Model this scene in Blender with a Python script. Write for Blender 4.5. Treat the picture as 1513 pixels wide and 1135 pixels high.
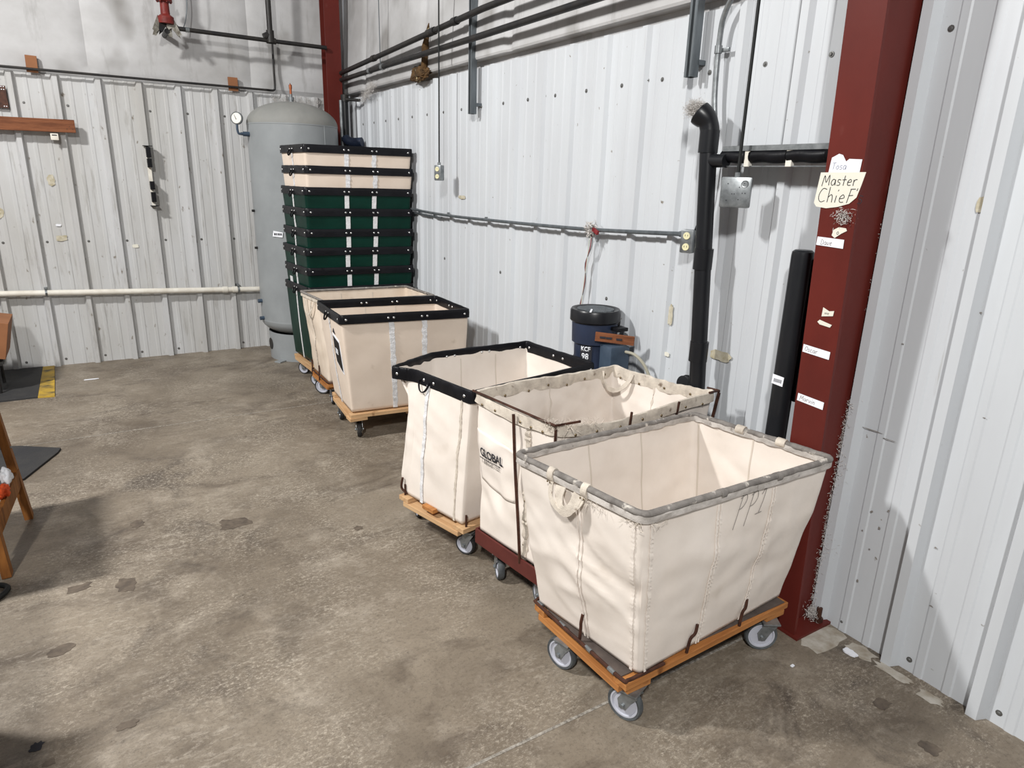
import bpy, bmesh, math, random
from mathutils import Vector, Matrix, noise
for o in list(bpy.data.objects): bpy.data.objects.remove(o)
SC = bpy.context.scene
COL = SC.collection
rnd = random.Random(7)
V = Vector

# ------------------------------------------------------------------ camera, light, exposure
def make_camera():
    f, yaw, pitch, roll = 993.3, 0.56056, 0.29444, -0.029954
    fw = V((math.sin(yaw)*math.cos(pitch), math.cos(yaw)*math.cos(pitch), -math.sin(pitch)))
    r = V((math.cos(yaw), -math.sin(yaw), 0)); d = fw.cross(r)
    r2 = math.cos(roll)*r + math.sin(roll)*d; d2 = -math.sin(roll)*r + math.cos(roll)*d
    cam = bpy.data.cameras.new('camera'); co = bpy.data.objects.new('camera', cam); COL.objects.link(co)
    m = Matrix((( r2.x, -d2.x, -fw.x, -2.3976), (r2.y, -d2.y, -fw.y, -7.0831), (r2.z, -d2.z, -fw.z, 1.7120), (0, 0, 0, 1)))
    co.matrix_world = m
    cam.sensor_width = 36; cam.lens = f/1513*36; cam.clip_start = 0.05; cam.clip_end = 100
    SC.camera = co
make_camera()
w = bpy.data.worlds.new('world'); SC.world = w; w.use_nodes = True
w.node_tree.nodes['Background'].inputs[0].default_value = (0.93, 0.96, 1.0, 1)
w.node_tree.nodes['Background'].inputs[1].default_value = 0.23
def area(name, loc, target, sx, sy, e, col=(1, 0.985, 0.96)):
    l = bpy.data.lights.new(name, 'AREA'); l.shape = 'RECTANGLE'; l.size = sx; l.size_y = sy; l.energy = e; l.color = col
    o = bpy.data.objects.new(name, l); COL.objects.link(o); o.location = loc
    o.rotation_euler = (V(target)-V(loc)).to_track_quat('-Z', 'Y').to_euler()
area('high_bay_lamp', (-4.85, -3.3, 4.7), (-2.2, -3.3, 0), 0.22, 0.5, 350)
area('high_bay_lamp', (-4.3, -9.0, 4.7), (-1.4, -5.6, 0.4), 0.22, 0.5, 330)
SC.view_settings.view_transform = 'Standard'; SC.view_settings.look = 'None'
SC.view_settings.gamma = 1; SC.view_settings.use_curve_mapping = False
SC.view_settings.exposure = -0.06

# ------------------------------------------------------------------ materials
def lin(c):
    c = c/255.0
    return c/12.92 if c <= 0.04045 else ((c+0.055)/1.055)**2.4
def rgb(r, g, b): return (lin(r), lin(g), lin(b), 1)
MATS = {}
def mat(name, base, rough=0.6, metal=0.0, var=None, vscale=(6, 6, 6), bump=0.0, bscale=60, spots=None, spscale=8, spcut=(0.6, 0.72),
        streak=None, clear=0.0, bscale3=None, sheen=0):
    """base colour, an optional second colour mixed by noise, optional spots, optional bump"""
    m = bpy.data.materials.new(name); m.use_nodes = True; nt = m.node_tree; N = nt.nodes; L = nt.links
    b = N['Principled BSDF']; b.inputs['Roughness'].default_value = rough; b.inputs['Metallic'].default_value = metal
    b.inputs['Base Color'].default_value = base
    b.inputs['Specular IOR Level'].default_value = 0.18 if 'vinyl' in name or 'column' in name or 'wood' in name else 0.32
    if clear: b.inputs['Coat Weight'].default_value = clear
    tc = N.new('ShaderNodeTexCoord')
    def mp(sc):
        n = N.new('ShaderNodeMapping'); n.inputs['Scale'].default_value = sc; L.new(tc.outputs['Object'], n.inputs[0]); return n.outputs[0]
    def ns(sc, s=1, det=5, ro=0.6):
        n = N.new('ShaderNodeTexNoise'); n.inputs['Scale'].default_value = s; n.inputs['Detail'].default_value = det
        n.inputs['Roughness'].default_value = ro; L.new(mp(sc), n.inputs['Vector']); return n.outputs[0]
    def ramp(src, a, c):
        n = N.new('ShaderNodeMapRange'); n.inputs[1].default_value = a; n.inputs[2].default_value = c; n.clamp = True
        L.new(src, n.inputs[0]); return n.outputs[0]
    def mix(fac, a, c):
        n = N.new('ShaderNodeMix'); n.data_type = 'RGBA'; L.new(fac, n.inputs[0])
        if isinstance(a, tuple): n.inputs[6].default_value = a
        else: L.new(a, n.inputs[6])
        n.inputs[7].default_value = c; return n.outputs[2]
    cur = base
    if var: cur = mix(ramp(ns(vscale), 0.36, 0.68), cur, var)
    if streak: cur = mix(ramp(ns(streak[1], 1, 6, 0.7), streak[2], streak[3]), cur, streak[0])
    if spots: cur = mix(ramp(ns((spscale,)*3 if not isinstance(spscale, tuple) else spscale, 1, 3, 0.5), *spcut), cur, spots)
    if not isinstance(cur, tuple): L.new(cur, b.inputs['Base Color'])
    if bump:
        n = N.new('ShaderNodeBump'); n.inputs['Strength'].default_value = bump; n.inputs['Distance'].default_value = 0.01
        L.new(ns(bscale3 or (bscale,)*3, 1, 4), n.inputs['Height']); L.new(n.outputs[0], b.inputs['Normal'])
    MATS[name] = m; return m
M = MATS
mat('wall_steel', rgb(200, 204, 208), 0.42, var=rgb(190, 193, 197), vscale=(3, 3, 0.5), streak=(rgb(150, 148, 142), (22, 22, 1.2), 0.66, 0.86),
    spots=rgb(120, 112, 100), spscale=26, spcut=(0.72, 0.78), bump=0.05, bscale=9)
mat('wall_steel_dirty', rgb(194, 195, 196), 0.48, var=rgb(178, 177, 174), vscale=(3, 3, 0.7), streak=(rgb(118, 112, 102), (16, 16, 1.6), 0.56, 0.84),
    spots=rgb(110, 100, 86), spscale=(20, 20, 12), spcut=(0.67, 0.76), bump=0.06, bscale=9)
mat('insulation', rgb(198, 198, 199), 0.5, var=rgb(166, 165, 164), vscale=(1.2, 1.2, 1.6), streak=(rgb(120, 117, 113), (5, 5, 0.9), 0.55, 0.85),
    spots=rgb(110, 106, 100), spscale=(2.2, 2.2, 1.5), spcut=(0.58, 0.80), bump=0.25, bscale=5)
mat('dark_gap', rgb(52, 50, 48), 0.9)
mat('screw', rgb(120, 120, 118), 0.4, 0.7)
mat('canvas', rgb(231, 222, 213), 0.85, var=rgb(222, 212, 202), vscale=(5, 5, 5), bump=0.12, bscale=420, spots=rgb(198, 186, 172), spscale=5, spcut=(0.66, 0.85))
mat('canvas_tan', rgb(223, 208, 193), 0.8, var=rgb(214, 198, 182), vscale=(4, 4, 4), bump=0.08, bscale=400, spots=rgb(176, 158, 138), spscale=7, spcut=(0.70, 0.82))
mat('canvas_old', rgb(226, 212, 196), 0.85, var=rgb(210, 193, 174), vscale=(6, 6, 3), bump=0.15, bscale=380, spots=rgb(160, 140, 120), spscale=7, spcut=(0.66, 0.84))
mat('canvas_grey', rgb(136, 131, 126), 0.85, var=rgb(104, 99, 95), vscale=(25, 25, 25), bump=0.3, bscale=240, spots=rgb(205, 198, 188), spscale=30, spcut=(0.6, 0.7))
mat('canvas_edge', rgb(214, 204, 190), 0.85, var=rgb(180, 170, 158), vscale=(20, 20, 20), bump=0.3, bscale=200, spots=rgb(120, 104, 90), spscale=24, spcut=(0.66, 0.76))
mat('canvas_rim', rgb(196, 190, 184), 0.85, var=rgb(158, 152, 146), vscale=(22, 22, 30), bump=0.3, bscale=200, spots=rgb(112, 104, 98), spscale=26, spcut=(0.62, 0.72))
mat('seam_dark', rgb(206, 196, 184), 0.85)
mat('green_vinyl', rgb(5, 48, 38), 0.42, var=rgb(4, 38, 30), vscale=(5, 5, 5), bump=0.1, bscale=12)
mat('black_vinyl', rgb(17, 17, 20), 0.38, var=rgb(25, 25, 29), vscale=(9, 9, 9), bump=0.12, bscale=30)
mat('webbing', rgb(232, 232, 234), 0.7, var=rgb(205, 205, 206), vscale=(30, 30, 40), bump=0.5, bscale=130)
mat('rivet_steel', rgb(196, 196, 196), 0.3, 0.8)
mat('rivet_brass', rgb(120, 104, 78), 0.4, 0.7)
mat('wood_orange', rgb(186, 128, 74), 0.5, var=rgb(146, 94, 52), vscale=(3, 40, 40), spots=rgb(96, 56, 28), spscale=9, spcut=(0.66, 0.76), bump=0.1, bscale=40)
mat('wood_pale', rgb(202, 168, 128), 0.6, var=rgb(178, 140, 102), vscale=(3, 40, 40), spots=rgb(120, 84, 52), spscale=9, spcut=(0.68, 0.78), bump=0.1, bscale=40)
mat('wood_brown', rgb(134, 84, 56), 0.6, var=rgb(98, 58, 38), vscale=(5, 5, 60), spots=rgb(66, 38, 24), spscale=8, spcut=(0.66, 0.74), bump=0.15, bscale=40)
mat('wood_leg', rgb(150, 98, 50), 0.55, var=rgb(104, 64, 32), vscale=(34, 34, 4), spots=rgb(60, 38, 22), spscale=9, spcut=(0.62, 0.72), bump=0.15, bscale=40)
mat('ply_dark', rgb(92, 82, 76), 0.8, var=rgb(70, 62, 58), vscale=(12, 12, 12), bump=0.1, bscale=60)
mat('red_frame', rgb(92, 42, 37), 0.5, var=rgb(78, 34, 30), vscale=(8, 8, 8))
mat('red_column', rgb(98, 38, 32), 0.45, var=rgb(86, 34, 29), vscale=(4, 4, 2), spots=rgb(112, 66, 60), spscale=(10, 10, 5), spcut=(0.72, 0.84), bump=0.05, bscale=14)
mat('rust_rod', rgb(82, 52, 40), 0.5, 0.3, var=rgb(54, 34, 28), vscale=(30, 30, 30))
mat('tyre_grey', rgb(84, 88, 90), 0.6, var=rgb(64, 66, 68), vscale=(30, 30, 30))
mat('tyre_black', rgb(34, 34, 36), 0.6, var=rgb(58, 56, 54), vscale=(30, 30, 30))
mat('hub_grey', rgb(178, 180, 190), 0.45)
mat('galvanised', rgb(150, 154, 156), 0.35, 0.6, var=rgb(112, 116, 118), vscale=(24, 24, 24))
mat('strut_steel', rgb(118, 124, 128), 0.35, 0.55, var=rgb(92, 98, 102), vscale=(20, 20, 5))
mat('black_pipe', rgb(30, 30, 32), 0.45, var=rgb(46, 43, 40), vscale=(12, 12, 12), bump=0.1, bscale=40)
mat('black_plastic', rgb(24, 25, 28), 0.32, var=rgb(32, 33, 36), vscale=(8, 8, 3))
mat('white_pipe', rgb(226, 222, 212), 0.4, var=rgb(208, 202, 190), vscale=(10, 10, 10))
mat('tank_grey', rgb(148, 152, 154), 0.34, var=rgb(136, 140, 142), vscale=(3, 3, 3), bump=0.06, bscale=6, streak=(rgb(118, 120, 120), (9, 9, 1), 0.62, 0.9))
mat('tank_dust', rgb(140, 140, 136), 0.6, var=rgb(128, 129, 126), vscale=(5, 5, 5))
mat('blue_paint', rgb(44, 53, 74), 0.4, var=rgb(37, 45, 63), vscale=(5, 5, 5))
mat('blue_grey_paint', rgb(68, 82, 98), 0.4, var=rgb(55, 67, 82), vscale=(9, 9, 9))
mat('paper', rgb(232, 234, 240), 0.7); mat('paper_cream', rgb(222, 219, 206), 0.7)
mat('ink', rgb(42, 42, 48), 0.7); mat('ink_grey', rgb(132, 127, 122), 0.8); mat('ink_blue', rgb(120, 126, 146), 0.8)
mat('white_print', rgb(226, 228, 232), 0.6)
mat('red_valve', rgb(128, 44, 38), 0.5, var=rgb(96, 34, 30), vscale=(20, 20, 20), bump=0.2, bscale=60)
mat('foil', rgb(150, 148, 140), 0.5, 0.3, var=rgb(90, 84, 74), vscale=(20, 20, 20), bump=0.5, bscale=40)
mat('copper', rgb(160, 92, 60), 0.4, 0.6)
mat('rubber_mat', rgb(48, 48, 50), 0.75, var=rgb(58, 57, 56), vscale=(6, 6, 6), bump=0.3, bscale=120)
mat('mat_yellow', rgb(196, 160, 52), 0.6, var=rgb(150, 124, 60), vscale=(6, 6, 6), spots=rgb(84, 76, 52), spscale=8, spcut=(0.55, 0.7))
mat('cardboard', rgb(146, 98, 66), 0.75, var=rgb(132, 88, 58), vscale=(5, 5, 5))
mat('orange_cloth', rgb(206, 78, 34), 0.8); mat('white_cloth', rgb(220, 222, 226), 0.9)
mat('lint', rgb(196, 192, 188), 0.95)
mat('torn_brown', rgb(100, 74, 44), 0.9, var=rgb(46, 36, 26), vscale=(18, 18, 18), bump=0.8, bscale=50, spots=rgb(196, 180, 140), spscale=16, spcut=(0.64, 0.7))
mat('ivory', rgb(222, 216, 176), 0.5)
mat('black_cable', rgb(28, 30, 30), 0.6)
mat('hose_tan', rgb(160, 156, 140), 0.5)
mat('wire_red', rgb(128, 40, 44), 0.6); mat('wire_white', rgb(190, 196, 184), 0.6)
mat('gauge_face', rgb(226, 224, 216), 0.4)
mat('glue', rgb(196, 190, 172), 0.7, var=rgb(160, 150, 122), vscale=(30, 30, 30))

def floor_material():
    m = bpy.data.materials.new('concrete'); m.use_nodes = True; nt = m.node_tree; N = nt.nodes; L = nt.links; b = N['Principled BSDF']
    tc = N.new('ShaderNodeTexCoord')
    def ns(s, det=6, ro=0.62, sc=(1, 1, 1), dist=0.0):
        mp = N.new('ShaderNodeMapping'); mp.inputs['Scale'].default_value = sc; L.new(tc.outputs['Object'], mp.inputs[0])
        n = N.new('ShaderNodeTexNoise'); n.inputs['Scale'].default_value = s; n.inputs['Detail'].default_value = det
        n.inputs['Roughness'].default_value = ro; n.inputs['Distortion'].default_value = dist; L.new(mp.outputs[0], n.inputs['Vector']); return n.outputs[0]
    def rng(src, a, c, lo=0.0, hi=1.0):
        n = N.new('ShaderNodeMapRange'); n.inputs[1].default_value = a; n.inputs[2].default_value = c; n.inputs[3].default_value = lo; n.inputs[4].default_value = hi
        L.new(src, n.inputs[0]); return n.outputs[0]
    def mix(f, a, c):
        n = N.new('ShaderNodeMix'); n.data_type = 'RGBA'; L.new(f, n.inputs[0])
        if isinstance(a, tuple): n.inputs[6].default_value = a
        else: L.new(a, n.inputs[6])
        n.inputs[7].default_value = c; return n.outputs[2]
    def mul(a, c):
        n = N.new('ShaderNodeMath'); n.operation = 'MULTIPLY'; L.new(a, n.inputs[0]); L.new(c, n.inputs[1]); return n.outputs[0]
    c = mix(rng(ns(1.1, 7, 0.6, dist=0.4), 0.36, 0.66), rgb(133, 122, 107), rgb(97, 86, 73))
    c = mix(rng(ns(3.4, 9, 0.74, dist=0.3), 0.52, 0.72, 0, 0.75), c, rgb(160, 150, 136))           # scuffed pale patches
    c = mix(rng(ns(2.3, 6, 0.65, sc=(1, 1.7, 1), dist=0.8), 0.52, 0.70, 0, 0.85), c, rgb(82, 71, 60))  # brown stains
    c = mix(mul(rng(ns(16, 9, 0.82, sc=(1, 2.2, 1), dist=0.5), 0.50, 0.68, 0, 0.75), rng(ns(1.5, 5, 0.6), 0.42, 0.62)), c, rgb(176, 167, 153))  # fine scuffs
    c = mix(rng(ns(22, 9, 0.85, sc=(1, 1.6, 1)), 0.54, 0.70, 0, 0.7), c, rgb(74, 65, 55))
    c = mix(mul(rng(ns(3.1, 7, 0.7, dist=1.0), 0.50, 0.64, 0, 0.9), rng(ns(0.55, 2, 0.4), 0.46, 0.6)), c, rgb(70, 61, 53))
    c = mix(rng(ns(9, 2, 0.4), 0.78, 0.80, 0, 0.6), c, rgb(80, 68, 62))                           # small dark drips
    c = mix(rng(ns(70, 8, 0.9), 0.51, 0.62, 0, 0.55), c, rgb(62, 54, 46))
    c = mix(mul(rng(ns(52, 8, 0.9, sc=(1, 1.5, 1)), 0.51, 0.60, 0, 0.7), rng(ns(2.2, 5, 0.6), 0.42, 0.60)), c, rgb(196, 186, 170))
    L.new(c, b.inputs['Base Color'])
    L.new(rng(ns(4, 5), 0.3, 0.7, 0.42, 0.7), b.inputs['Roughness'])
    bu = N.new('ShaderNodeBump'); bu.inputs['Strength'].default_value = 0.18; bu.inputs['Distance'].default_value = 0.01
    L.new(ns(38, 6, 0.7), bu.inputs['Height']); L.new(bu.outputs[0], b.inputs['Normal'])
    MATS['concrete'] = m
floor_material()
mat('joint', rgb(112, 106, 98), 0.9, var=rgb(176, 170, 160), vscale=(60, 60, 60), bump=0.4, bscale=200)
mat('stain', rgb(78, 69, 61), 0.6, var=rgb(104, 93, 81), vscale=(24, 24, 24))
mat('floor_paint', rgb(186, 181, 172), 0.8, var=rgb(146, 136, 120), vscale=(14, 14, 14))

# ------------------------------------------------------------------ object helpers
def link(name, me, parent=None, m=None, smooth=False):
    o = bpy.data.objects.new(name, me); COL.objects.link(o)
    if m: me.materials.append(M[m] if isinstance(m, str) else m)
    if parent: o.parent = parent
    if smooth:
        me.polygons.foreach_set('use_smooth', [True]*len(me.polygons))
    return o
def tag(o, label=None, cat=None, group=None, kind=None):
    if label: o['label'] = label
    if cat: o['category'] = cat
    if group: o['group'] = group
    if kind: o['kind'] = kind
    return o
def empty(name, loc, label, cat, group=None):
    o = bpy.data.objects.new(name, None); COL.objects.link(o); o.location = loc; o.empty_display_size = 0.1
    return tag(o, label, cat, group)
class MB:
    def __init__(s): s.v = []; s.f = []
    def add(s, vs, fs):
        n = len(s.v); s.v += [tuple(p) for p in vs]; s.f += [tuple(i+n for i in f) for f in fs]; return s
    def box(s, c, d, rot=None, bev=0.0):
        bm = bmesh.new(); bmesh.ops.create_cube(bm, size=1)
        for v in bm.verts: v.co = V((v.co.x*d[0], v.co.y*d[1], v.co.z*d[2]))
        if bev: bmesh.ops.bevel(bm, geom=list(bm.edges), offset=bev, segments=2, affect='EDGES', profile=0.6)
        mt = Matrix.Translation(c) @ (rot.to_4x4() if rot else Matrix())
        bm.verts.ensure_lookup_table(); bm.verts.index_update()
        s.add([mt @ v.co for v in bm.verts], [[v.index for v in f.verts] for f in bm.faces]); bm.free(); return s
    def beam(s, a, b, w, h, up=(0, 0, 1), bev=0.002):
        a = V(a); b = V(b); x = (b-a).normalized(); y = V(up).cross(x).normalized(); z = x.cross(y)
        return s.box((a+b)/2, ((b-a).length, w, h), Matrix((x, y, z)).transposed(), bev)
    def tube(s, pts, r, n=10, closed=False, cap=True, flat=1.0):
        pts = [V(p) for p in pts]
        if closed or not isinstance(r, (list, tuple)): pts = [p for i, p in enumerate(pts) if i == 0 or (p-pts[i-1]).length > 1e-6]
        if len(pts) < 2: pts = pts+[pts[0]+V((0, 0, 1e-4))]
        k = len(pts); rings = []
        t0 = (pts[1]-pts[0]).normalized(); up = V((0, 0, 1)) if abs(t0.z) < 0.9 else V((1, 0, 0))
        nrm = (up - t0*up.dot(t0)).normalized(); prev = t0
        for i, p in enumerate(pts):
            if closed: t = (pts[(i+1) % k]-pts[i-1]).normalized()
            else: t = (pts[min(i+1, k-1)]-pts[max(i-1, 0)]).normalized()
            q = prev.rotation_difference(t); nrm = (q @ nrm); nrm = (nrm - t*nrm.dot(t)).normalized(); prev = t
            bn = t.cross(nrm); rr = r[min(i, len(r)-1)] if isinstance(r, (list, tuple)) else r
            rings.append([p + nrm*math.cos(2*math.pi*j/n)*rr + bn*math.sin(2*math.pi*j/n)*rr*flat for j in range(n)])
        vs = [q for R_ in rings for q in R_]; fs = []
        for i in range(k if closed else k-1):
            a = i*n; b = ((i+1) % k)*n
            for j in range(n): fs.append((a+j, a+(j+1) % n, b+(j+1) % n, b+j))
        if cap and not closed: fs.append(tuple(range(n))[::-1]); fs.append(tuple((k-1)*n+j for j in range(n)))
        return s.add(vs, fs)
    def lathe(s, prof, n=40, mt=None):
        mt = mt or Matrix(); vs = []; fs = []
        for (r, z) in prof:
            for j in range(n):
                a = 2*math.pi*j/n; vs.append(mt @ V((r*math.cos(a), r*math.sin(a), z)))
        for i in range(len(prof)-1):
            for j in range(n): fs.append((i*n+j, i*n+(j+1) % n, (i+1)*n+(j+1) % n, (i+1)*n+j))
        if prof[0][0] > 1e-5: fs.append(tuple(range(n))[::-1])
        if prof[-1][0] > 1e-5: fs.append(tuple((len(prof)-1)*n+j for j in range(n)))
        return s.add(vs, fs)
    def prism(s, poly, thick, mt):
        """poly in local xy, extruded along local z from 0 to thick"""
        n = len(poly); vs = [mt @ V((x, y, 0)) for x, y in poly]+[mt @ V((x, y, thick)) for x, y in poly]
        fs = [tuple(range(n))[::-1], tuple(range(n, 2*n))]+[(i, (i+1) % n, n+(i+1) % n, n+i) for i in range(n)]
        return s.add(vs, fs)
    def build(s, name, m, parent=None, smooth=False, angle=None):
        me = bpy.data.meshes.new(name); me.from_pydata(s.v, [], s.f); me.validate(); me.update()
        if parent is not None and any(abs(c) > 1e-9 for c in parent_loc(parent)):
            off = parent_loc(parent); me.transform(Matrix.Translation(-off))
        bm = bmesh.new(); bm.from_mesh(me); bmesh.ops.remove_doubles(bm, verts=bm.verts, dist=1e-6); bmesh.ops.recalc_face_normals(bm, faces=bm.faces); bm.to_mesh(me); bm.free()
        o = link(name, me, parent, m)
        if smooth:
            me.polygons.foreach_set('use_smooth', [True]*len(me.polygons))
            me.set_sharp_from_angle(angle=math.radians(angle or 35))
        return o
def parent_loc(p):
    l = V((0, 0, 0))
    while p is not None: l = l + V(p.location); p = p.parent
    return l
def orient(c, z, x=None):
    """matrix at c whose local z is z"""
    z = V(z).normalized(); x = V(x) if x is not None else (V((0, 0, 1)) if abs(z.z) < 0.9 else V((1, 0, 0)))
    x = (x - z*x.dot(z)).normalized(); y = z.cross(x)
    m = Matrix((x, y, z)).transposed().to_4x4(); m.translation = V(c); return m
def face_wall(c, outward, up=(0, 0, 1)):
    """local x = right as seen by a viewer, local y = up, local z = outward"""
    z = V(outward).normalized(); y = V(up); y = (y - z*y.dot(z)).normalized(); x = y.cross(z)
    m = Matrix((x, y, z)).transposed().to_4x4(); m.translation = V(c); return m
def smooth_path(pts, sub=8):
    pts = [V(p) for p in pts]; out = []
    for i in range(len(pts)-1):
        p0 = pts[max(i-1, 0)]; p1 = pts[i]; p2 = pts[i+1]; p3 = pts[min(i+2, len(pts)-1)]
        for k in range(sub):
            t = k/sub; out.append(0.5*((2*p1)+(p2-p0)*t+(2*p0-5*p1+4*p2-p3)*t*t+(3*p1-p0-3*p2+p3)*t**3))
    out.append(pts[-1]); return out

# stroke letters (unit height, width given) for handwriting
GL = {'M': (0.8, [[(0, -.1), (.12, .9), (.38, .25), (.62, .95), (.72, 0)]]), 'a': (.55, [[(.45, .5), (.2, .55), (.05, .25), (.2, 0), (.42, .15), (.46, .52), (.5, 0)]]),
      's': (.45, [[(.4, .5), (.15, .55), (.1, .35), (.35, .22), (.3, .02), (.05, .02)]]), 't': (.45, [[(.22, .9), (.2, 0)], [(.02, .52), (.42, .54)]]),
      'e': (.5, [[(.06, .28), (.42, .36), (.3, .58), (.08, .35), (.14, .05), (.42, .05)]]), 'r': (.42, [[(.08, .55), (.1, 0)], [(.1, .35), (.22, .54), (.4, .56)]]),
      'C': (.7, [[(.62, .92), (.3, .98), (.06, .6), (.08, .2), (.3, 0), (.6, .1)]]), 'h': (.5, [[(.08, 1.1), (.05, 0)], [(.06, .35), (.28, .56), (.4, .4), (.42, 0)]]),
      'i': (.28, [[(.14, .5), (.1, 0)], [(.2, .82), (.24, .92)]]), 'F': (.6, [[(.12, 0), (.26, .98)], [(.22, .98), (.6, 1)], [(.16, .52), (.5, .56)]]),
      "'": (.15, [[(.08, 1.05), (.04, .88)]]), 'O': (.6, [[(.3, .9), (.05, .6), (.08, .15), (.35, 0), (.55, .35), (.5, .75), (.3, .9)]]),
      'c': (.45, [[(.4, .5), (.15, .52), (.05, .25), (.18, 0), (.42, .06)]]), 'D': (.6, [[(.08, 0), (.1, .92), (.4, .8), (.52, .4), (.38, .05), (.08, 0)]]),
      'v': (.45, [[(.02, .55), (.2, 0), (.42, .56)]]), 'n': (.5, [[(.06, .55), (.06, 0)], [(.06, .35), (.26, .56), (.4, .4), (.42, 0)]]),
      'T': (.6, [[(.05, .9), (.6, .92)], [(.32, .9), (.26, 0)]]), 'P': (.55, [[(.1, -.35), (.2, 1)], [(.1, .9), (.4, 1), (.5, .75), (.38, .5), (.16, .42)]]),
      '1': (.4, [[(.1, .8), (.3, 1), (.22, 0)], [(.02, 0), (.4, .02)]]), 'o': (.5, [[(.25, .55), (.05, .28), (.24, 0), (.45, .28), (.25, .55)]]), ' ': (.35, []), '.': (.2, [[(.08, 0), (.1, .02)]])}
def strokes(text, size, slant=0.0):
    """list of polylines in a flat frame, starting at 0,0"""
    out = []; x = 0
    for ch in text:
        wd, st = GL[ch]
        for pl in st: out.append([((x+px)*size+py*size*slant, py*size) for px, py in pl])
        x += wd+.08
    return out, x*size
def write_hand(text, size, fn, m, parent, r=0.0012, slant=0.1, name='handwriting'):
    mb = MB()
    for pl in strokes(text, size, slant)[0]:
        p2 = smooth_path([(x, y, 0) for x, y in pl], 4) if len(pl) > 2 else [V((x, y, 0)) for x, y in pl]
        mb.tube([fn(p.x, p.y) for p in p2], r, 5)
    return mb.build(name, m, parent)
def write_print(text, size, fn, m, parent, name='lettering', bold=0.0, fine=0.012):
    cu = bpy.data.curves.new('t', 'FONT'); cu.body = text; cu.size = size; cu.offset = bold; cu.resolution_u = 3
    to = bpy.data.objects.new('t', cu); COL.objects.link(to)
    bpy.context.view_layer.update()
    me = bpy.data.meshes.new_from_object(to.evaluated_get(bpy.context.evaluated_depsgraph_get()))
    bpy.data.objects.remove(to)
    bm = bmesh.new(); bm.from_mesh(me)
    bmesh.ops.triangulate(bm, faces=bm.faces)
    r = bmesh.ops.extrude_face_region(bm, geom=list(bm.faces))
    for g in r['geom']:
        if isinstance(g, bmesh.types.BMVert): g.co.z = 1.0
    off = parent_loc(parent)
    for v in bm.verts: v.co = fn(v.co.x, v.co.y, 0.0006 if v.co.z > .5 else 0.0) - off
    bmesh.ops.recalc_face_normals(bm, faces=bm.faces)
    bm.to_mesh(me); bm.free(); me.materials.clear()
    return link(name, me, parent, m)
def fuzz(name, pts, n, rad, parent=None, m='lint', ln=0.03, seed=1, wdt=0.0011):
    rr = random.Random(seed); mb = MB()
    for i in range(n):
        c = V(rr.choice(pts)); c = c + V([rr.gauss(0, rad) for _ in range(3)])
        d = V([rr.gauss(0, 1) for _ in range(3)]).normalized()*ln*rr.uniform(.4, 1.3); e = V([rr.gauss(0, 1) for _ in range(3)]).normalized()
        s_ = d.cross(e).normalized()*wdt; mid = c+d*.5+e*ln*.2
        mb.add([c-s_, c+s_, mid+s_, mid-s_, c+d], [(0, 1, 2, 3), (3, 2, 4)])
    me = bpy.data.meshes.new(name); off = parent_loc(parent) if parent else V((0, 0, 0))
    me.from_pydata([tuple(V(v)-off) for v in mb.v], [], mb.f); me.update()
    o = link(name, me, parent, m)
    o['kind'] = 'stuff'
    return o

# ------------------------------------------------------------------ room shell
def structure(o): o['kind'] = 'structure'; return o
def ribbed(name, axis, s0, s1, phase, pitch, z0, z1, m, rh=.040):
    """ribbed sheet; axis 'x' -> lies in y=0 facing -y; axis 'y' -> lies in x=0 facing -x"""
    prof = []; k0 = math.floor((s0-phase)/pitch)-1; k1 = math.ceil((s1-phase)/pitch)+1
    for k in range(k0, k1+1):
        c = phase+k*pitch
        prof += [(c-.032, 0), (c-.017, rh), (c+.017, rh), (c+.032, 0)]
        for q in (1/3, 2/3):
            d = c+pitch*q; prof += [(d-.018, 0), (d-.012, .0035), (d+.012, .0035), (d+.018, 0)]
    prof = [(s, h) for s, h in prof if s0 < s < s1]; prof = [(s0, 0)]+prof+[(s1, 0)]
    zs = [z0+(z1-z0)*i/12 for i in range(13)]; vs = []; fs = []; n = len(prof)
    for z in zs:
        for s_, h in prof:
            wob = 0.0035*noise.noise(V((s_*2.3, z*1.7, 3.0 if axis == 'x' else 9.0)))
            vs.append((s_, -h-wob, z) if axis == 'x' else (-h-wob, s_, z))
    for i in range(12):
        for j in range(n-1): fs.append((i*n+j, i*n+j+1, (i+1)*n+j+1, (i+1)*n+j))
    # a thin return so that the sheet has a thickness at the top edge
    t = .004; b = 12*n; base = len(vs)
    for s_, h in prof: vs.append((s_, -h+t, z1) if axis == 'x' else (-h+t, s_, z1))
    for j in range(n-1): fs.append((b+j, b+j+1, base+j+1, base+j))
    me = bpy.data.meshes.new(name); me.from_pydata(vs, [], fs); me.update()
    bm = bmesh.new(); bm.from_mesh(me); bmesh.ops.recalc_face_normals(bm, faces=bm.faces); bm.to_mesh(me); bm.free()
    return structure(link(name, me, None, m))
fl = MB().box((-5, -5, -.05), (18, 18, .1)).build('floor', 'concrete'); structure(fl)
wall_back = ribbed('wall_back', 'x', -8, -0.02, -1.245, .3048, 0, 2.43, 'wall_steel_dirty')
wall_right = ribbed('wall_right', 'y', -5.615, -0.05, -4.39, .2916, 0, 2.43, 'wall_steel', .022)
wall_near = ribbed('wall_right_near', 'y', -11, -5.70, -5.735, .3048*.99, 0.0, 5.0, 'wall_steel'); 
wall_near.name = 'wall_front_right'
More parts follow.
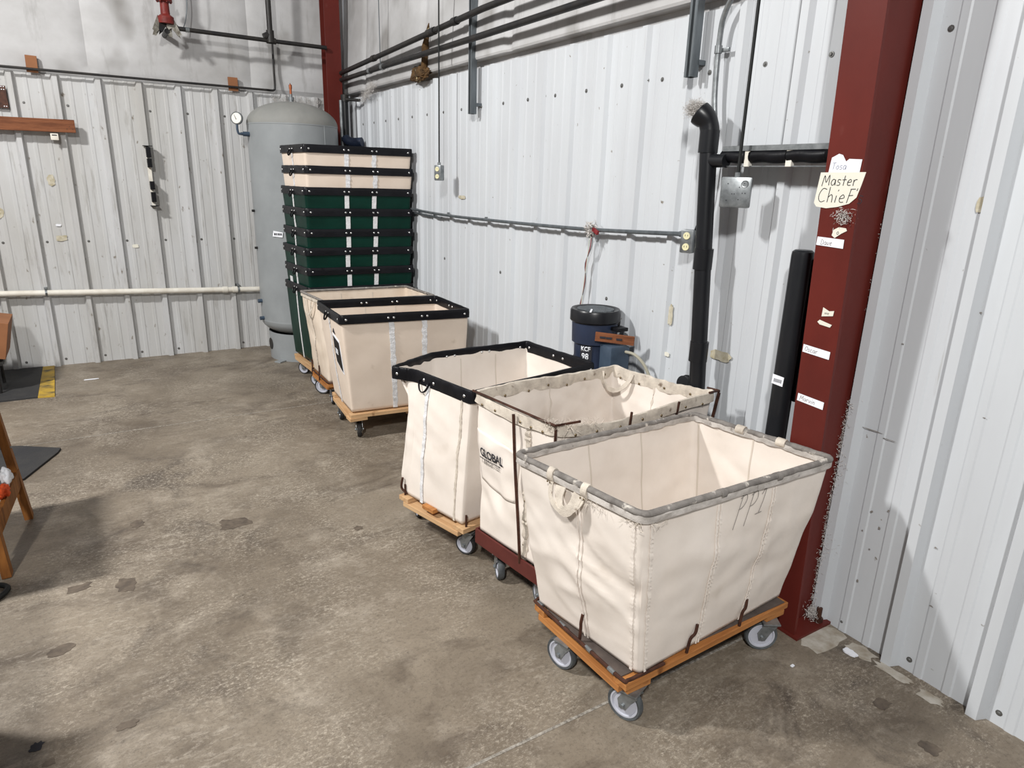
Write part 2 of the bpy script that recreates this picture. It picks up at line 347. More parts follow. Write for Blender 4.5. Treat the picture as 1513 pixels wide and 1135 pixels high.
def insul(name, axis, s0, s1, seams, parent=None):
    prof = [(2.38, .02), (2.468, .018), (2.472, -.044), (2.484, -.050), (2.62, -.046), (2.75, -.040), (3.0, -.025), (3.4, -.005), (4.0, .0), (5.0, .0)] if axis == 'y' else \
           [(2.38, .03), (2.43, .02), (2.47, -.004), (2.6, -.022), (2.8, -.026), (3.1, -.02), (3.6, -.01), (4.2, .0), (5.0, .0)]
    zz = []; 
    for i in range(len(prof)-1):
        for k in range(4): t = k/4; zz.append((prof[i][0]*(1-t)+prof[i+1][0]*t, prof[i][1]*(1-t)+prof[i+1][1]*t))
    zz.append(prof[-1]); n = 160; vs = []; fs = []
    for z, x in zz:
        for i in range(n+1):
            s_ = s0+(s1-s0)*i/n
            dd = min(abs(s_-q) for q in seams); pinch = .035*math.exp(-(dd/.035)**2)
            h = x+pinch*(.5 if z > 2.47 else .2)+.007*noise.noise(V((s_*1.3, z*1.2, 5)))*(1 if z > 2.46 else .2)
            vs.append((s_, h, z) if axis == 'x' else (h, s_, z))
    for i in range(len(zz)-1):
        for j in range(n): a = i*(n+1)+j; fs.append((a, a+1, a+n+2, a+n+1))
    me = bpy.data.meshes.new(name); me.from_pydata(vs, [], fs); me.update()
    bm = bmesh.new(); bm.from_mesh(me); bmesh.ops.recalc_face_normals(bm, faces=bm.faces); bm.to_mesh(me); bm.free()
    o = link(name, me, parent, 'insulation', True); me.set_sharp_from_angle(angle=math.radians(22)); return o
structure(insul('trim_1', 'x', -8, -.02, [-2.2, -.92, -3.7, -5.2]))
structure(insul('trim_2', 'y', -5.6, -.02, [-.62, -1.92, -3.18, -4.9]))
bk = MB().box((.12, -5.5, 2.5), (.04, 11.4, 5.0)).build('trim_3', 'dark_gap'); structure(bk)
# flat cream flashing between the ribbed sheet and the red column
structure(MB().box((-.004, -5.585, 1.22), (.006, .055, 2.44)).box((-.010, -5.56, 1.22), (.014, .006, 2.44)).build('trim_4', 'wall_steel'))
# joints sawn in the slab
structure(MB().box((-4, -5.665, .0006), (9, .010, .0014)).build('trim_5', 'joint'))
structure(MB().box((-4, -2.08, .0006), (8, .008, .0012)).build('trim_6', 'joint'))
# the wall's screws (parts of the walls)
sc_me = None
def screw(parent, c, out):
    global sc_me
    if sc_me is None:
        o = MB().lathe([(.0, .006), (.004, .006), (.0055, .004), (.0065, .0015), (.0105, .0013), (.0108, 0)], 10).build('screw', 'screw', None, True); sc_me = o.data
        bpy.data.objects.remove(o)
    o = bpy.data.objects.new('screw', sc_me); COL.objects.link(o); o.parent = parent; o.matrix_local = orient(c, out); o.scale = (1.0, 1.0, 1.0)
for k in range(18): screw(wall_right, (-.001, -.433-.2916*k, 2.185), (-1, 0, 0))
for y in (-1.771, -3.538, -4.415): screw(wall_right, (-.001, y, 2.19), (-1, 0, 0))
for y in (-2.2, -3.07, -4.22): screw(wall_right, (-.001, y, 1.1), (-1, 0, 0))
for x in (-2.70, -2.40, -1.85, -1.79, -1.49, -1.177): screw(wall_back, (x, -.001, 2.2), (0, -1, 0))
for x in (-3.007, -2.70, -2.396, -2.10, -1.85, -1.787, -1.482, -1.19): screw(wall_back, (x, -.001, 1.09), (0, -1, 0))
for x in (-3.0, -2.706, -2.4, -2.1, -1.785, -1.19): screw(wall_back, (x, -.001, .055), (0, -1, 0))
for y, z in ((-5.80, 2.208), (-6.045, 1.717), (-5.83, .042), (-6.10, .049), (-6.40, .048), (-6.045, .9), (-6.36, 1.7), (-6.36, .9)): screw(wall_near, (-.001, y, z), (-1, 0, 0))
def patch(name, plane, c, wd, ht, m, label, cat, seed, kind=None, th=.0015, jag=.25, parent=None):
    """irregular thin scab lying on a surface"""
    rr = random.Random(seed); poly = []
    for i in range(18):
        a = 2*math.pi*i/18; q = 1-jag*rr.random(); ca = math.cos(a); sa = math.sin(a)
        e = (abs(ca)**4+abs(sa)**4)**-.25
        poly.append((ca*e*q*wd/2, sa*e*q*ht/2))
    mt = {'x': face_wall(c, (-1, 0, 0)), 'y': face_wall(c, (0, -1, 0)), 'z': Matrix.Translation(c)}[plane]
    o = MB().prism(poly, th, mt).build(name, m, parent)
    if label: tag(o, label, cat)
    if kind: o['kind'] = kind
    return o
# dried glue scabs, tape ghosts and dents: part of the walls
for (pl, c, wd, ht, m, sd, par) in [('y', (-2.60, -.006, 1.60), .06, .10, 'glue', 1, wall_back), ('y', (-2.59, -.008, 1.12), .095, .055, 'glue', 2, wall_back), ('y', (-2.60, -.008, 1.23), .045, .02, 'paper', 3, wall_back),
                          ('y', (-3.0, -.006, 1.33), .08, .09, 'glue', 4, wall_back), ('y', (-2.04, -.006, 1.04), .06, .035, 'paper_cream', 6, wall_back),
                          ('x', (-.006, -5.06, .97), .13, .05, 'glue', 7, wall_right), ('x', (-.006, -4.72, 1.10), .035, .11, 'glue', 8, wall_right), ('x', (-.006, -4.72, .9), .04, .025, 'paper_cream', 9, wall_right),
                          ('x', (-.006, -2.5, 1.58), .12, .03, 'glue', 10, wall_right), ('x', (-.006, -6.0, 1.68), .03, .05, 'glue', 12, wall_near)]:
    patch('stain_patch', pl, c, wd, ht, m, None, None, sd, parent=par)
for y, z, wd, ht, sd in ((-5.80, .86, .10, .004, 1), (-5.87, .845, .06, .003, 2), (-6.03, .78, .05, .012, 3), (-5.86, .55, .012, .010, 4), (-5.90, .50, .010, .012, 5), (-5.84, .46, .008, .008, 6), (-5.92, .58, .008, .010, 7),
                         (-5.88, .40, .008, .006, 8), (-6.10, .52, .008, .008, 9), (-6.15, 1.02, .010, .004, 10), (-5.85, 1.2, .012, .004, 11), (-6.07, 1.35, .012, .005, 12), (-6.13, .3, .014, .006, 13), (-5.86, .25, .010, .014, 14)):
    patch('scuff_mark', 'x', (-.0055, y, z), wd, ht, 'ink_grey', None, None, sd, th=.0008, jag=.5, parent=wall_near)
# paint, stains and grit on the slab
for c, wd, ht, m, sd in [((-2.37, -3.53, .0005), .07, .10, 'stain', 1), ((-2.62, -4.03, .0005), .11, .07, 'stain', 2), ((-2.45, -4.10, .0005), .09, .13, 'stain', 3), ((-2.68, -4.45, .0005), .10, .07, 'stain', 4),
                         ((-1.95, -3.75, .0005), .18, .13, 'stain', 5), ((-2.70, -5.02, .0005), .04, .03, 'stain', 6), ((-2.49, -4.97, .0005), .07, .04, 'stain', 7),
                         ((-.06, -6.08, .0005), .05, .16, 'floor_paint', 9), ((-.07, -6.22, .0005), .06, .10, 'floor_paint', 10), ((-.05, -5.95, .0005), .09, .12, 'floor_paint', 11),
                         ((-2.735, -4.93, .0005), .045, .045, 'ink', 15), ((-.25, -6.15, .0005), .08, .05, 'stain', 12), ((-.30, -6.34, .0005), .06, .07, 'stain', 13), ((-1.42, -4.1, .0005), .05, .05, 'stain', 14)]:
    patch('stain_patch', 'z', c, wd, ht, m, None, None, sd, th=.0008, jag=.38, parent=fl)

# ------------------------------------------------------------------ wheels
def build_caster(parent, at, z_plate, normal, r=.0625, tyre='tyre_grey', hub='hub_grey'):
    """at: the wheel's contact point; normal: the wheel's axle direction"""
    n = V((normal[0], normal[1], 0)).normalized(); t = V((-n.y, n.x, 0)); c = V((at[0], at[1], r))
    piv = c + t*.022
    mb = MB()
    mb.box((piv.x, piv.y, z_plate-.003), (.085, .065, .006), Matrix((n, t, V((0, 0, 1)))).transposed(), .001)
    mb.lathe([(.026, 0), (.026, .014), (.018, .018)], 20, Matrix.Translation((piv.x, piv.y, z_plate-.024)))
    for s_ in (-1, 1):
        zt = z_plate-.022-r
        poly = [(-.024+.022, zt), (.030+.022, zt), (.030, zt*.45), (.012, -.012), (-.012, -.012), (-.02, .02)]
        mt = Matrix((t, V((0, 0, 1)), n)).transposed().to_4x4(); mt.translation = c + n*(s_*.021-.0015)
        mb.prism(poly, .003, mt)
    mb.box((piv.x, piv.y, z_plate-.022), (.045, .05, .004), Matrix((n, t, V((0, 0, 1)))).transposed())
    mb.lathe([(.0, -.029), (.008, -.029), (.008, .029), (.0, .029)], 8, orient(c, n))
    fork = mb.build('caster', 'galvanised', parent)
    w_ = .0145
    MB().lathe([(r*.80, -w_*.8), (r*.93, -w_), (r*.985, -w_*.6), (r, 0), (r*.985, w_*.6), (r*.93, w_), (r*.80, w_*.8), (r*.78, 0), (r*.80, -w_*.8)], 40, orient(c, n)).build('tyre', tyre, fork, True)
    MB().lathe([(0, -w_*1.05), (.013, -w_*1.05), (.016, -w_*.55), (r*.68, -w_*.5), (r*.72, -w_*.85), (r*.805, -w_*.85), (r*.805, w_*.85), (r*.72, w_*.85), (r*.68, w_*.5), (.016, w_*.55), (.013, w_*1.05), (0, w_*1.05)], 40, orient(c, n)).build('hub', hub, fork, True)
    return fork

# ------------------------------------------------------------------ canvas baskets
class Basket:
    """tapered fabric basket: top and bottom polygons (near-left first, counter-clockwise), rounded corners, creases"""
    def __init__(s, top, bot, zt, zb, rad=.03, amp=.004, bulge=.0, seed=0, zfun=None, crease=(5, 5, 5), ridge=0.0, dfun=None):
        s.dfun = dfun
        s.top = [V((x, y, zt)) for x, y in top]; s.bot = [V((x, y, zb)) for x, y in bot]
        s.r = rad; s.amp = amp; s.bulge = bulge; s.seed = seed; s.zfun = zfun; s.n = len(top); s.crease = crease; s.ridge = ridge; s.zt = zt; s.zb = zb
    def poly(s, P, u, rad):
        k = int(math.floor(u)) % s.n; f = u-math.floor(u); a = P[k]; b = P[(k+1) % s.n]; L = (b-a).length; rad = min(rad, L*.45)
        def corner(i, q):
            c = P[i % s.n]; p = P[(i-1) % s.n]; n_ = P[(i+1) % s.n]
            A = c+(p-c).normalized()*min(rad, (p-c).length*.45); B = c+(n_-c).normalized()*min(rad, (n_-c).length*.45)
            return A*(1-q)**2+c*2*q*(1-q)+B*q*q
        d = f*L
        if d < rad: return corner(k, .5+.5*d/rad)
        if L-d < rad: return corner(k+1, .5*(1-(L-d)/rad))
        return a+(b-a)*f
    def raw(s, u, t):
        p = s.poly(s.bot, u, s.r*.7).lerp(s.poly(s.top, u, s.r), t)
        if s.zfun: p = p+V((0, 0, s.zfun(u)*t))
        return p
    def normal(s, u):
        e = .01; d = s.raw(u+e, .6)-s.raw(u-e, .6); n = V((d.y, -d.x, 0))
        return n.normalized()
    def P(s, u, t, off=0.0):
        p = s.raw(u, t); n = s.normal(u); f = u-math.floor(u)
        env = math.sin(math.pi*min(max(t, 0), 1)); side = math.sin(math.pi*f)
        q = V((p.x*s.crease[0], p.y*s.crease[1], p.z*s.crease[2]))+V((s.seed*7.3, 0, 0))
        d = s.amp*(noise.noise(q)+.5*noise.noise(q*2.3))*(.25+env) + s.bulge*side*env*(-.2 if int(math.floor(u)) % s.n == 2 else 1.0)
        if s.ridge: d += s.ridge*(max(0, .35-abs(noise.noise(V((p.x*3+p.z*5, p.y*3-p.z*4, s.seed+4.0)))))/.35)*env*(.4+.6*side)
        if s.dfun: d += s.dfun(u % s.n, t, p)
        return p+n*(d+off)
    def body(s, m, parent, nu=36, nt=30, th=.003, name='fabric_body'):
        us = [k+i/nu for k in range(s.n) for i in range(nu)]
        # denser samples at the rounded corners
        us = sorted(set(us+[k+e for k in range(s.n) for e in (.004, .01, .018)]+[k+1-e for k in range(s.n) for e in (.004, .01, .018)]))
        N_ = len(us); vs = []; fs = []
        for sgn, off in ((0, 0), (1, -th)):
            for j in range(nt+1):
                t = j/nt
                for u in us: vs.append(s.P(u, t, off))
        A = 0; B = (nt+1)*N_
        for j in range(nt):
            for i in range(N_):
                i2 = (i+1) % N_
                fs.append((A+j*N_+i, A+j*N_+i2, A+(j+1)*N_+i2, A+(j+1)*N_+i)); fs.append((B+j*N_+i, B+(j+1)*N_+i, B+(j+1)*N_+i2, B+j*N_+i2))
        for i in range(N_):
            i2 = (i+1) % N_; fs.append((A+nt*N_+i, A+nt*N_+i2, B+nt*N_+i2, B+nt*N_+i))
        c0 = sum((vs[i] for i in range(N_)), V())/N_
        vs.append(c0+V((0, 0, -.001))); cc = len(vs)-1
        for i in range(N_): fs.append((cc, A+(i+1) % N_, A+i))
        vs.append(c0+V((0, 0, .003))); cc = len(vs)-1
        for i in range(N_): fs.append((cc, B+i, B+(i+1) % N_))
        off = parent_loc(parent); me = bpy.data.meshes.new(name); me.from_pydata([tuple(v-off) for v in vs], [], fs); me.update()
        return link(name, me, parent, m, True)
    def sweep(s, sec, m, parent, name, u0=0.0, u1=None, t=1.0, nu=40, jit=0.0, closed_sec=True, jf=9.0):
        """cross-section (outward, up) swept along the rim"""
        full = u1 is None; u1 = s.n if full else u1
        cnt = max(4, int((u1-u0)*nu)); us = [u0+(u1-u0)*i/cnt for i in range(cnt+(0 if full else 1))]
        if full: us = sorted(set(us+[k+e for k in range(s.n) for e in (.004, .01, .018)]+[k+1-e for k in range(s.n) for e in (.004, .01, .018)]))
        K = len(sec); vs = []; fs = []
        for u in us:
            p = s.P(u, t); n = s.normal(u)
            for a, b in sec:
                j = jit*noise.noise(V((u*jf, a*60, b*60+s.seed)))
                vs.append(p+n*(a+j)+V((0, 0, b+j*.8)))
        N_ = len(us)
        for i in range(N_ if full else N_-1):
            i2 = (i+1) % N_
            for k in range(K): k2 = (k+1) % K; fs.append((i*K+k, i2*K+k, i2*K+k2, i*K+k2))
        if not full: fs.append(tuple(range(K))); fs.append(tuple((N_-1)*K+k for k in range(K))[::-1])
        off = parent_loc(parent); me = bpy.data.meshes.new(name); me.from_pydata([tuple(v-off) for v in vs], [], fs); me.update()
        bm = bmesh.new(); bm.from_mesh(me); bmesh.ops.recalc_face_normals(bm, faces=bm.faces); bm.to_mesh(me); bm.free()
        o = link(name, me, parent, m, True); o.data.set_sharp_from_angle(angle=math.radians(50)); return o
    def strip(s, u, wd, m, parent, t0=0.0, t1=1.0, off=.002, th=.003, name='webbing_strap', ruff=.0, tilt=0.0, nt=60, wig=0.0):
        """vertical band on side; wd in metres; off negative puts it inside"""
        k = int(u); L = (s.top[(k+1) % s.n]-s.top[k]).length; h = wd/L/2; vs = []; fs = []
        for j in range(nt+1):
            t = t0+(t1-t0)*j/nt; du = tilt*(1-t)
            w1 = wig*noise.noise(V((t*18, u*3, 1)))/L; w2 = wig*noise.noise(V((t*18, u*3, 7)))/L
            r_ = ruff*math.sin(j*2.1+noise.noise(V((j*.4, u, 0)))*4)
            o1 = off+r_*.5; sg = 1 if off >= 0 else -1
            for q, o_ in ((-h+w1, o1), (h+w2, o1), (h+w2, o1+sg*(th+r_)), (0, o1+sg*(th*1.3-r_*.7)), (-h+w1, o1+sg*(th+r_*.6))):
                vs.append(s.P(u+q+du, t, o_))
        K = 5
        for j in range(nt):
            for k2 in range(K): a = j*K+k2; b = j*K+(k2+1) % K; fs.append((a, b, b+K, a+K))
        fs.append(tuple(range(K))[::-1]); fs.append(tuple(nt*K+k2 for k2 in range(K)))
        off_ = parent_loc(parent); me = bpy.data.meshes.new(name); me.from_pydata([tuple(v-off_) for v in vs], [], fs); me.update()
        bm = bmesh.new(); bm.from_mesh(me); bmesh.ops.recalc_face_normals(bm, faces=bm.faces); bm.to_mesh(me); bm.free()
        o = link(name, me, parent, m, True); o.data.set_sharp_from_angle(angle=math.radians(28)); return o
    def rivet(s, parent, u, dz, m, out=.009, inside=False, r=.0075):
        p = s.P(u, 1.0); n = s.normal(u); n2 = -n if inside else n
        return rivet_at(parent, p+n2*out+V((0, 0, dz)), n2, m, r)
RV = {}
def rivet_at(parent, c, n, m, r=.0075):
    if m not in RV:
        o = MB().lathe([(0, .0035), (.35, .0033), (.75, .0024), (1, .0)], 12).build('rivet', m, None, True); RV[m] = o.data; bpy.data.objects.remove(o)
    o = bpy.data.objects.new('rivet', RV[m]); COL.objects.link(o); o.parent = parent
    o.matrix_local = Matrix.Translation(-parent_loc(parent)) @ orient(c, n) @ Matrix.Diagonal((r, r, 1, 1)); return o
BAND = [(-.0075, -.054), (-.0085, -.02), (-.0075, .002), (-.004, .006), (.004, .006), (.0075, .002), (.0085, -.02), (.0078, -.054), (.002, -.054), (.0012, -.01), (-.0035, -.01), (-.004, -.054)]
def loop_handle(bk, u, parent, m='black_vinyl', drop=.045, wd=.030, top=-.03, out=.012, r=.006, name='handle'):
    n = bk.normal(u); p = bk.P(u, 1.0)+n*out; tg = V((-n.y, n.x, 0)); z = V((0, 0, 1))
    pts = smooth_path([p+tg*wd+z*top, p+tg*wd*1.05+z*(top-drop*.35)+n*.006, p+tg*wd*.6+z*(top-drop*.85)+n*.014, p+z*(top-drop)+n*.017,
                       p-tg*wd*.6+z*(top-drop*.85)+n*.014, p-tg*wd*1.05+z*(top-drop*.35)+n*.006, p-tg*wd+z*top], 6)
    return MB().tube(pts, r, 8, flat=.5).build(name, m, parent, True)
def vinyl_dress(bk, root, strap_m='webbing', body_m='canvas_tan', straps=(.375, .635), side=.5, far=True, ruff=.002, rivets_inside=False, strap_w=.036, wig=.006, corner=True):
    """black-bound basket: body, straps, band, rivets, handles"""
    b = bk.body(body_m, root)
    band = bk.sweep(BAND, 'black_vinyl', root, 'rim_band', jit=.0015)
    for f in straps:
        bk.strip(0+f, strap_w, strap_m, root, 0, .93, ruff=ruff, wig=wig)
        if far: bk.strip(2+1-f if bk.n == 4 else 2+.2, strap_w, strap_m, root, 0, .93, ruff=ruff, wig=wig)
    last = bk.n-1
    us = [.04, .96]
    for f in straps: us += [f-.021, f+.021]
    for u in us: bk.rivet(band, u, -.026, 'rivet_steel')
    if bk.n == 4:
        bk.strip(3+side, .022, strap_m, root, 0, .93, ruff=ruff*.5, wig=wig*.5)
        for u in (3.06, 3.94, 3+side-.05, 3+side+.05): bk.rivet(band, u, -.026, 'rivet_steel')
        loop_handle(bk, 3+side, root)
        if rivets_inside:
            for f in straps:
                for e in (-.021, .021): bk.rivet(band, 2+1-f+e, -.026, 'rivet_steel', inside=True)
            for u in (2.05, 1.94, 1.45, 1.55): bk.rivet(band, u, -.026, 'rivet_steel', inside=True)
    return b, band
def quad_deck(mb, q, z0, z1, e0, e1, wd, k0=0, k1=0):
    """plank between two corners of a deck quad"""
    a = V((*q[e0], (z0+z1)/2)); b = V((*q[e1], (z0+z1)/2)); mb.beam(a, b, wd, z1-z0)
def lerp2(a, b, t): return (a[0]*(1-t)+b[0]*t, a[1]*(1-t)+b[1]*t)
def inset(q, d):
    cx = sum(p[0] for p in q)/4; cy = sum(p[1] for p in q)/4; out = []
    for p in q:
        out.append((p[0]-math.copysign(d, p[0]-cx), p[1]-math.copysign(d, p[1]-cy)))
    return out
def wood_deck(root, q, z, wood, boards=True, wd=.07, th=.022, blocks=True):
    """rails along near and far sides, cross boards under the ends; q = NL NR FR FL"""
    i = inset(q, wd/2)
    def rail(a, b, zc, w_, nm, m=wood):
        a = V((*a, zc)); b = V((*b, zc)); o = MB().beam((0, 0, 0), ((b-a).length, 0, 0), w_, th, bev=.003).build(nm, m)
        o.parent = root; x = (b-a).normalized(); y = V((0, 0, 1)).cross(x)
        mt = Matrix((x, y, V((0, 0, 1)))).transposed().to_4x4(); mt.translation = a-parent_loc(root); o.matrix_local = mt; return o
    def ext(a, b, e):
        d = V((b[0]-a[0], b[1]-a[1], 0)).normalized()*e; return (a[0]-d.x, a[1]-d.y), (b[0]+d.x, b[1]+d.y)
    rail(*ext(i[0], i[1], wd/2), z-th/2, wd, 'deck_plank'); rail(*ext(i[3], i[2], wd/2), z-th/2, wd, 'deck_plank')
    if boards:
        for t in (.0, 1.0):
            a = lerp2(i[0], i[1], t); b = lerp2(i[3], i[2], t); 
            rail(a, b, z-th*1.5, wd*1.1, 'deck_crossboard')
        a = lerp2(i[0], i[1], .5); b = lerp2(i[3], i[2], .5); rail(a, b, z-th*1.5, wd, 'deck_crossboard')
    return i

# --- cart nearest the camera: cream canvas, grey bound rim
R1 = empty('laundry_cart', (-.70, -5.53, 0), 'large cream canvas cart with frayed grey rim, nearest the camera by the red column', 'cart')
q1 = [(-1.125, -5.79), (-.277, -5.76), (-.30, -5.27), (-1.139, -5.286)]
def d1(u, t, p):
    env = math.sin(math.pi*min(1, t*1.05)); d = 0
    if u >= 3:   # left end: soft diagonal and level creases
        g = (u-3); q = noise.noise(V((p.y*3.2+p.z*1.6, p.z*11-p.y*4.0, 2.0))); d += .0075*(1-min(1, abs(q)*3.2))*env*(.5+.5*math.sin(math.pi*g))
        d += .010*noise.noise(V((p.y*4, p.z*7, 8)))*env
    elif u < 1:
        q = noise.noise(V((p.x*7+p.z*1.2, p.z*2.0, 6.0))); d += .006*(1-min(1, abs(q)*3))*env*.6
    if u > 3.9 or u < .04: d += .0013*math.sin(p.z*70+2*noise.noise(p*9))*env
    return d
b1 = Basket([(-1.137, -5.812), (-.245, -5.815), (-.335, -5.232), (-1.222, -5.250)], [(-1.068, -5.784), (-.278, -5.726), (-.315, -5.285), (-1.132, -5.292)], .798, .198, .035, .007, .012, 3, crease=(5, 5, 6), ridge=.003, dfun=d1)
b1.body('canvas', R1, 60, 44)
b1.sweep([(.0125*math.cos(a*math.pi/5), .0105*math.sin(a*math.pi/5)) for a in range(10)], 'canvas_grey', R1, 'rim_tube', jit=.0018, jf=25)
b1.sweep([(.006, .002), (.0105, -.010), (.0095, -.028), (.0055, -.028), (.0045, -.010)], 'canvas_rim', R1, 'rim_flap', jit=.005, jf=22, nu=70)
b1.sweep([(-.010, .0), (-.0125, -.010), (-.0105, -.024), (-.0070, -.024), (-.0055, -.008)], 'canvas_rim', R1, 'rim_flap', jit=.004, jf=22, nu=70)
for f in (.36, .66):
    for dx in (-.007, .007): b1.strip(f+dx/.89*1.0, .009, 'canvas', R1, 0, .93, ruff=.0014, wig=.002, name='stitched_seam', off=.0015, th=.002, nt=110)
    b1.strip(2+1-f, .006, 'seam_dark', R1, .02, .96, off=-.0035, th=.0012, name='stitched_seam')
for dx in (-.014, .014): b1.strip(3.53+dx, .009, 'canvas', R1, 0, .93, ruff=.0012, wig=.003, name='stitched_seam', off=.0015, th=.002)
b1.strip(3.94, .012, 'canvas', R1, 0, .95, ruff=.0012, wig=.003, name='stitched_seam', off=.001, th=.002, nt=110)
b1.strip(.035, .012, 'canvas', R1, 0, .95, ruff=.0015, wig=.004, name='stitched_seam', off=.001, th=.002, nt=110)
b1.strip(1.52, .006, 'seam_dark', R1, .02, .96, off=-.0035, th=.0012, name='stitched_seam')
b1.strip(1.95, .008, 'seam_dark', R1, .02, .96, off=-.0035, th=.0012, name='stitched_seam')
for u in (.36, .66):
    b1.sweep([(.016*math.cos(a*math.pi/5), .015*math.sin(a*math.pi/5)-.003) for a in range(10)], 'canvas_grey', R1, 'rim_wrap', u-.012, u+.012)
for u in (3.33, 3.60):
    b1.sweep([(.018*math.cos(a*math.pi/5), .026*math.sin(a*math.pi/5)-.010) for a in range(10)], 'canvas_edge', R1, 'rim_wrap', u-.022, u+.022)
def strap_loop(bk, ua, ub, drop, parent, m='canvas_edge', r=.012, sg=1, flat=.25, name='handle', zt=-.03):
    A = bk.P(ua, 1, .012*sg)+V((0, 0, zt)); B = bk.P(ub, 1, .012*sg)+V((0, 0, zt)); n = bk.normal((ua+ub)/2)*sg; mid = (A+B)/2
    pts = smooth_path([A, A.lerp(mid, .12)+V((0, 0, -drop*.45))+n*.012, A.lerp(mid, .5)+V((0, 0, -drop*.85))+n*.022, mid+V((0, 0, -drop))+n*.024,
                       B.lerp(mid, .5)+V((0, 0, -drop*.85))+n*.022, B.lerp(mid, .12)+V((0, 0, -drop*.45))+n*.012, B], 6)
    mb = MB()
    for dr in (-1, 1):
        pass
    k = len(pts); vs = []; fs = []
    for i, p in enumerate(pts):
        t = (pts[min(i+1, k-1)]-pts[max(i-1, 0)]).normalized(); s_ = t.cross(n).normalized(); wv = r*(1+.25*noise.noise(p*40))
        for a, b in ((-wv, -.0018), (wv, -.0018), (wv*.95, .0018), (-wv*.95, .0018)): vs.append(p+s_*a+n*(b+.003*noise.noise(p*30+V((3, 0, 0)))))
    for i in range(k-1):
        for j in range(4): fs.append((i*4+j, i*4+(j+1) % 4, (i+1)*4+(j+1) % 4, (i+1)*4+j))
    fs.append((3, 2, 1, 0)); fs.append(tuple((k-1)*4+j for j in range(4)))
    return MB().add(vs, fs).build(name, m, parent, True)
strap_loop(b1, 3.345, 3.595, .070, R1, r=.009)
strap_loop(b1, 3.42, 3.56, .066, R1, r=.020)
for u in (3.325, 3.345, 3.59, 3.615): b1.rivet(R1, u, -.030, 'rivet_brass', .02, r=.0035)
for u in (1.33, 1.62):
    b1.sweep([(.018*math.cos(a*math.pi/5), .018*math.sin(a*math.pi/5)-.003) for a in range(10)], 'canvas_edge', R1, 'rim_wrap', u-.03, u+.03)
fuzz('frayed_thread', [b1.P(u, 1, .012)+V((0, 0, -.034)) for u in [.03+i*.006 for i in range(12)]+[3.9+i*.008 for i in range(12)]+[3.62+i*.008 for i in range(18)]], 90, .006, R1, 'canvas_edge', .022, 5, .0007)
def on_side(bk, u0, t0, L, H, off=.0025):
    return lambda x, y, o=0.0: bk.P(u0+x/L, t0+y/H, off+o)
write_hand('PP1', .085, on_side(b1, .435, .80, .89, .60), 'ink_grey', R1, .0011, .25)
wood_deck(R1, q1, .182, 'wood_orange', th=.024, wd=.06)
MB().box((-.705, -5.53, .1835), (.825, .445, .006), None, .001).build('deck_board', 'ply_dark', R1)
def rod_ring(q, z, m, root, r=.006, name='deck_rod', rad=.04):
    bk = Basket(q, q, z, z-.1, rad, 0, 0); pts = [bk.raw(k+f, 1) for k in range(4) for f in (0, .015, .03, .05, .25, .5, .75, .95, .97, .985)]
    return MB().tube(pts, r, 8, closed=True).build(name, m, root, True)
MB().tube(smooth_path([(-.95, -5.779, .190), (-1.06, -5.784, .193), (-1.112, -5.785, .195), (-1.128, -5.770, .196), (-1.133, -5.60, .196), (-1.140, -5.32, .196), (-1.135, -5.290, .198), (-1.10, -5.283, .20)], 6), .0064, 8).build('deck_rod', 'rust_rod', R1, True)
for y in (-5.74, -5.62, -5.47, -5.33): MB().tube([(-1.130-.03*(abs(y)-5.8)*-1*.3, y, .196), (-1.130-.03*(abs(y)-5.8)*-1*.3, y+.03, .196)], .0078, 8).build('tape_wrap', 'galvanised', R1, True)
for f, k in ((.33, 0), (.66, 0), (.52, 3)):
    a = V((*lerp2(q1[k], q1[(k+1) % 4], f), .19)); e = b1.P(k+f, .16, .004)
    a = a.lerp(V((-.7, -5.53, .19)), .012)
    MB().tube(smooth_path([a+V((0, 0, -.002)), a.lerp(e, .3)+V((0, 0, .02)), a.lerp(e, .7)+b1.normal(k+f)*.004, e], 4), .0055, 8).build('frame_hook', 'rust_rod', R1, True)
for at, nm in (((-1.075, -5.745), (-.93, -.36)), ((-1.115, -5.44), (-.96, -.27)), ((-.385, -5.735), (-.55, -.83)), ((-.40, -5.33), (-.6, -.8))):
    build_caster(R1, at, .136, nm)
for t, s_ in ((.08, 0), (.92, 0), (.08, 1), (.92, 1)):
    p = lerp2(lerp2(q1[0], q1[1], t), lerp2(q1[3], q1[2], t), .09 if s_ == 0 else .91)
    MB().box((p[0], p[1], .147), (.10, .085, .022), None, .002).build('caster_block', 'wood_orange', R1)
for dx in (-.03, 0, .03): rivet_at(R1, V((-.34+dx, -5.70+.008*dx, .188)), V((0, 0, 1)), 'rivet_steel', .009)

# --- second cart: worn cream canvas laced to a rusty frame on a dark red steel deck
R2 = empty('laundry_cart', (-.64, -4.93, 0), 'worn cream canvas cart with bold black print on a dark red steel base', 'cart')
q2 = [(-1.03, -5.20), (-.20, -5.13), (-.26, -4.66), (-1.09, -4.735)]
def z2(u):
    u = u % 4; z = 0
    if u < 1: z = -.030*math.sin(math.pi*u)-.012*math.sin(math.pi*2*u)
    elif u < 2: z = -.012*math.sin(math.pi*(u-1))
    elif u < 3: z = -.006*math.sin(math.pi*(u-2)*2)
    else: z = -.016*math.sin(math.pi*(u-3))
    return z+.004*noise.noise(V((u*7, 0, 2)))
b2 = Basket([(-1.02, -5.200), (-.15, -5.172), (-.27, -4.63), (-1.083, -4.705)], [(-1.022, -5.185), (-.215, -5.12), (-.272, -4.675), (-1.080, -4.748)], .850, .222, .02, .016, .0, 11, z2, (6, 6, 5), .010)
b2.body('canvas', R2, 50, 40)
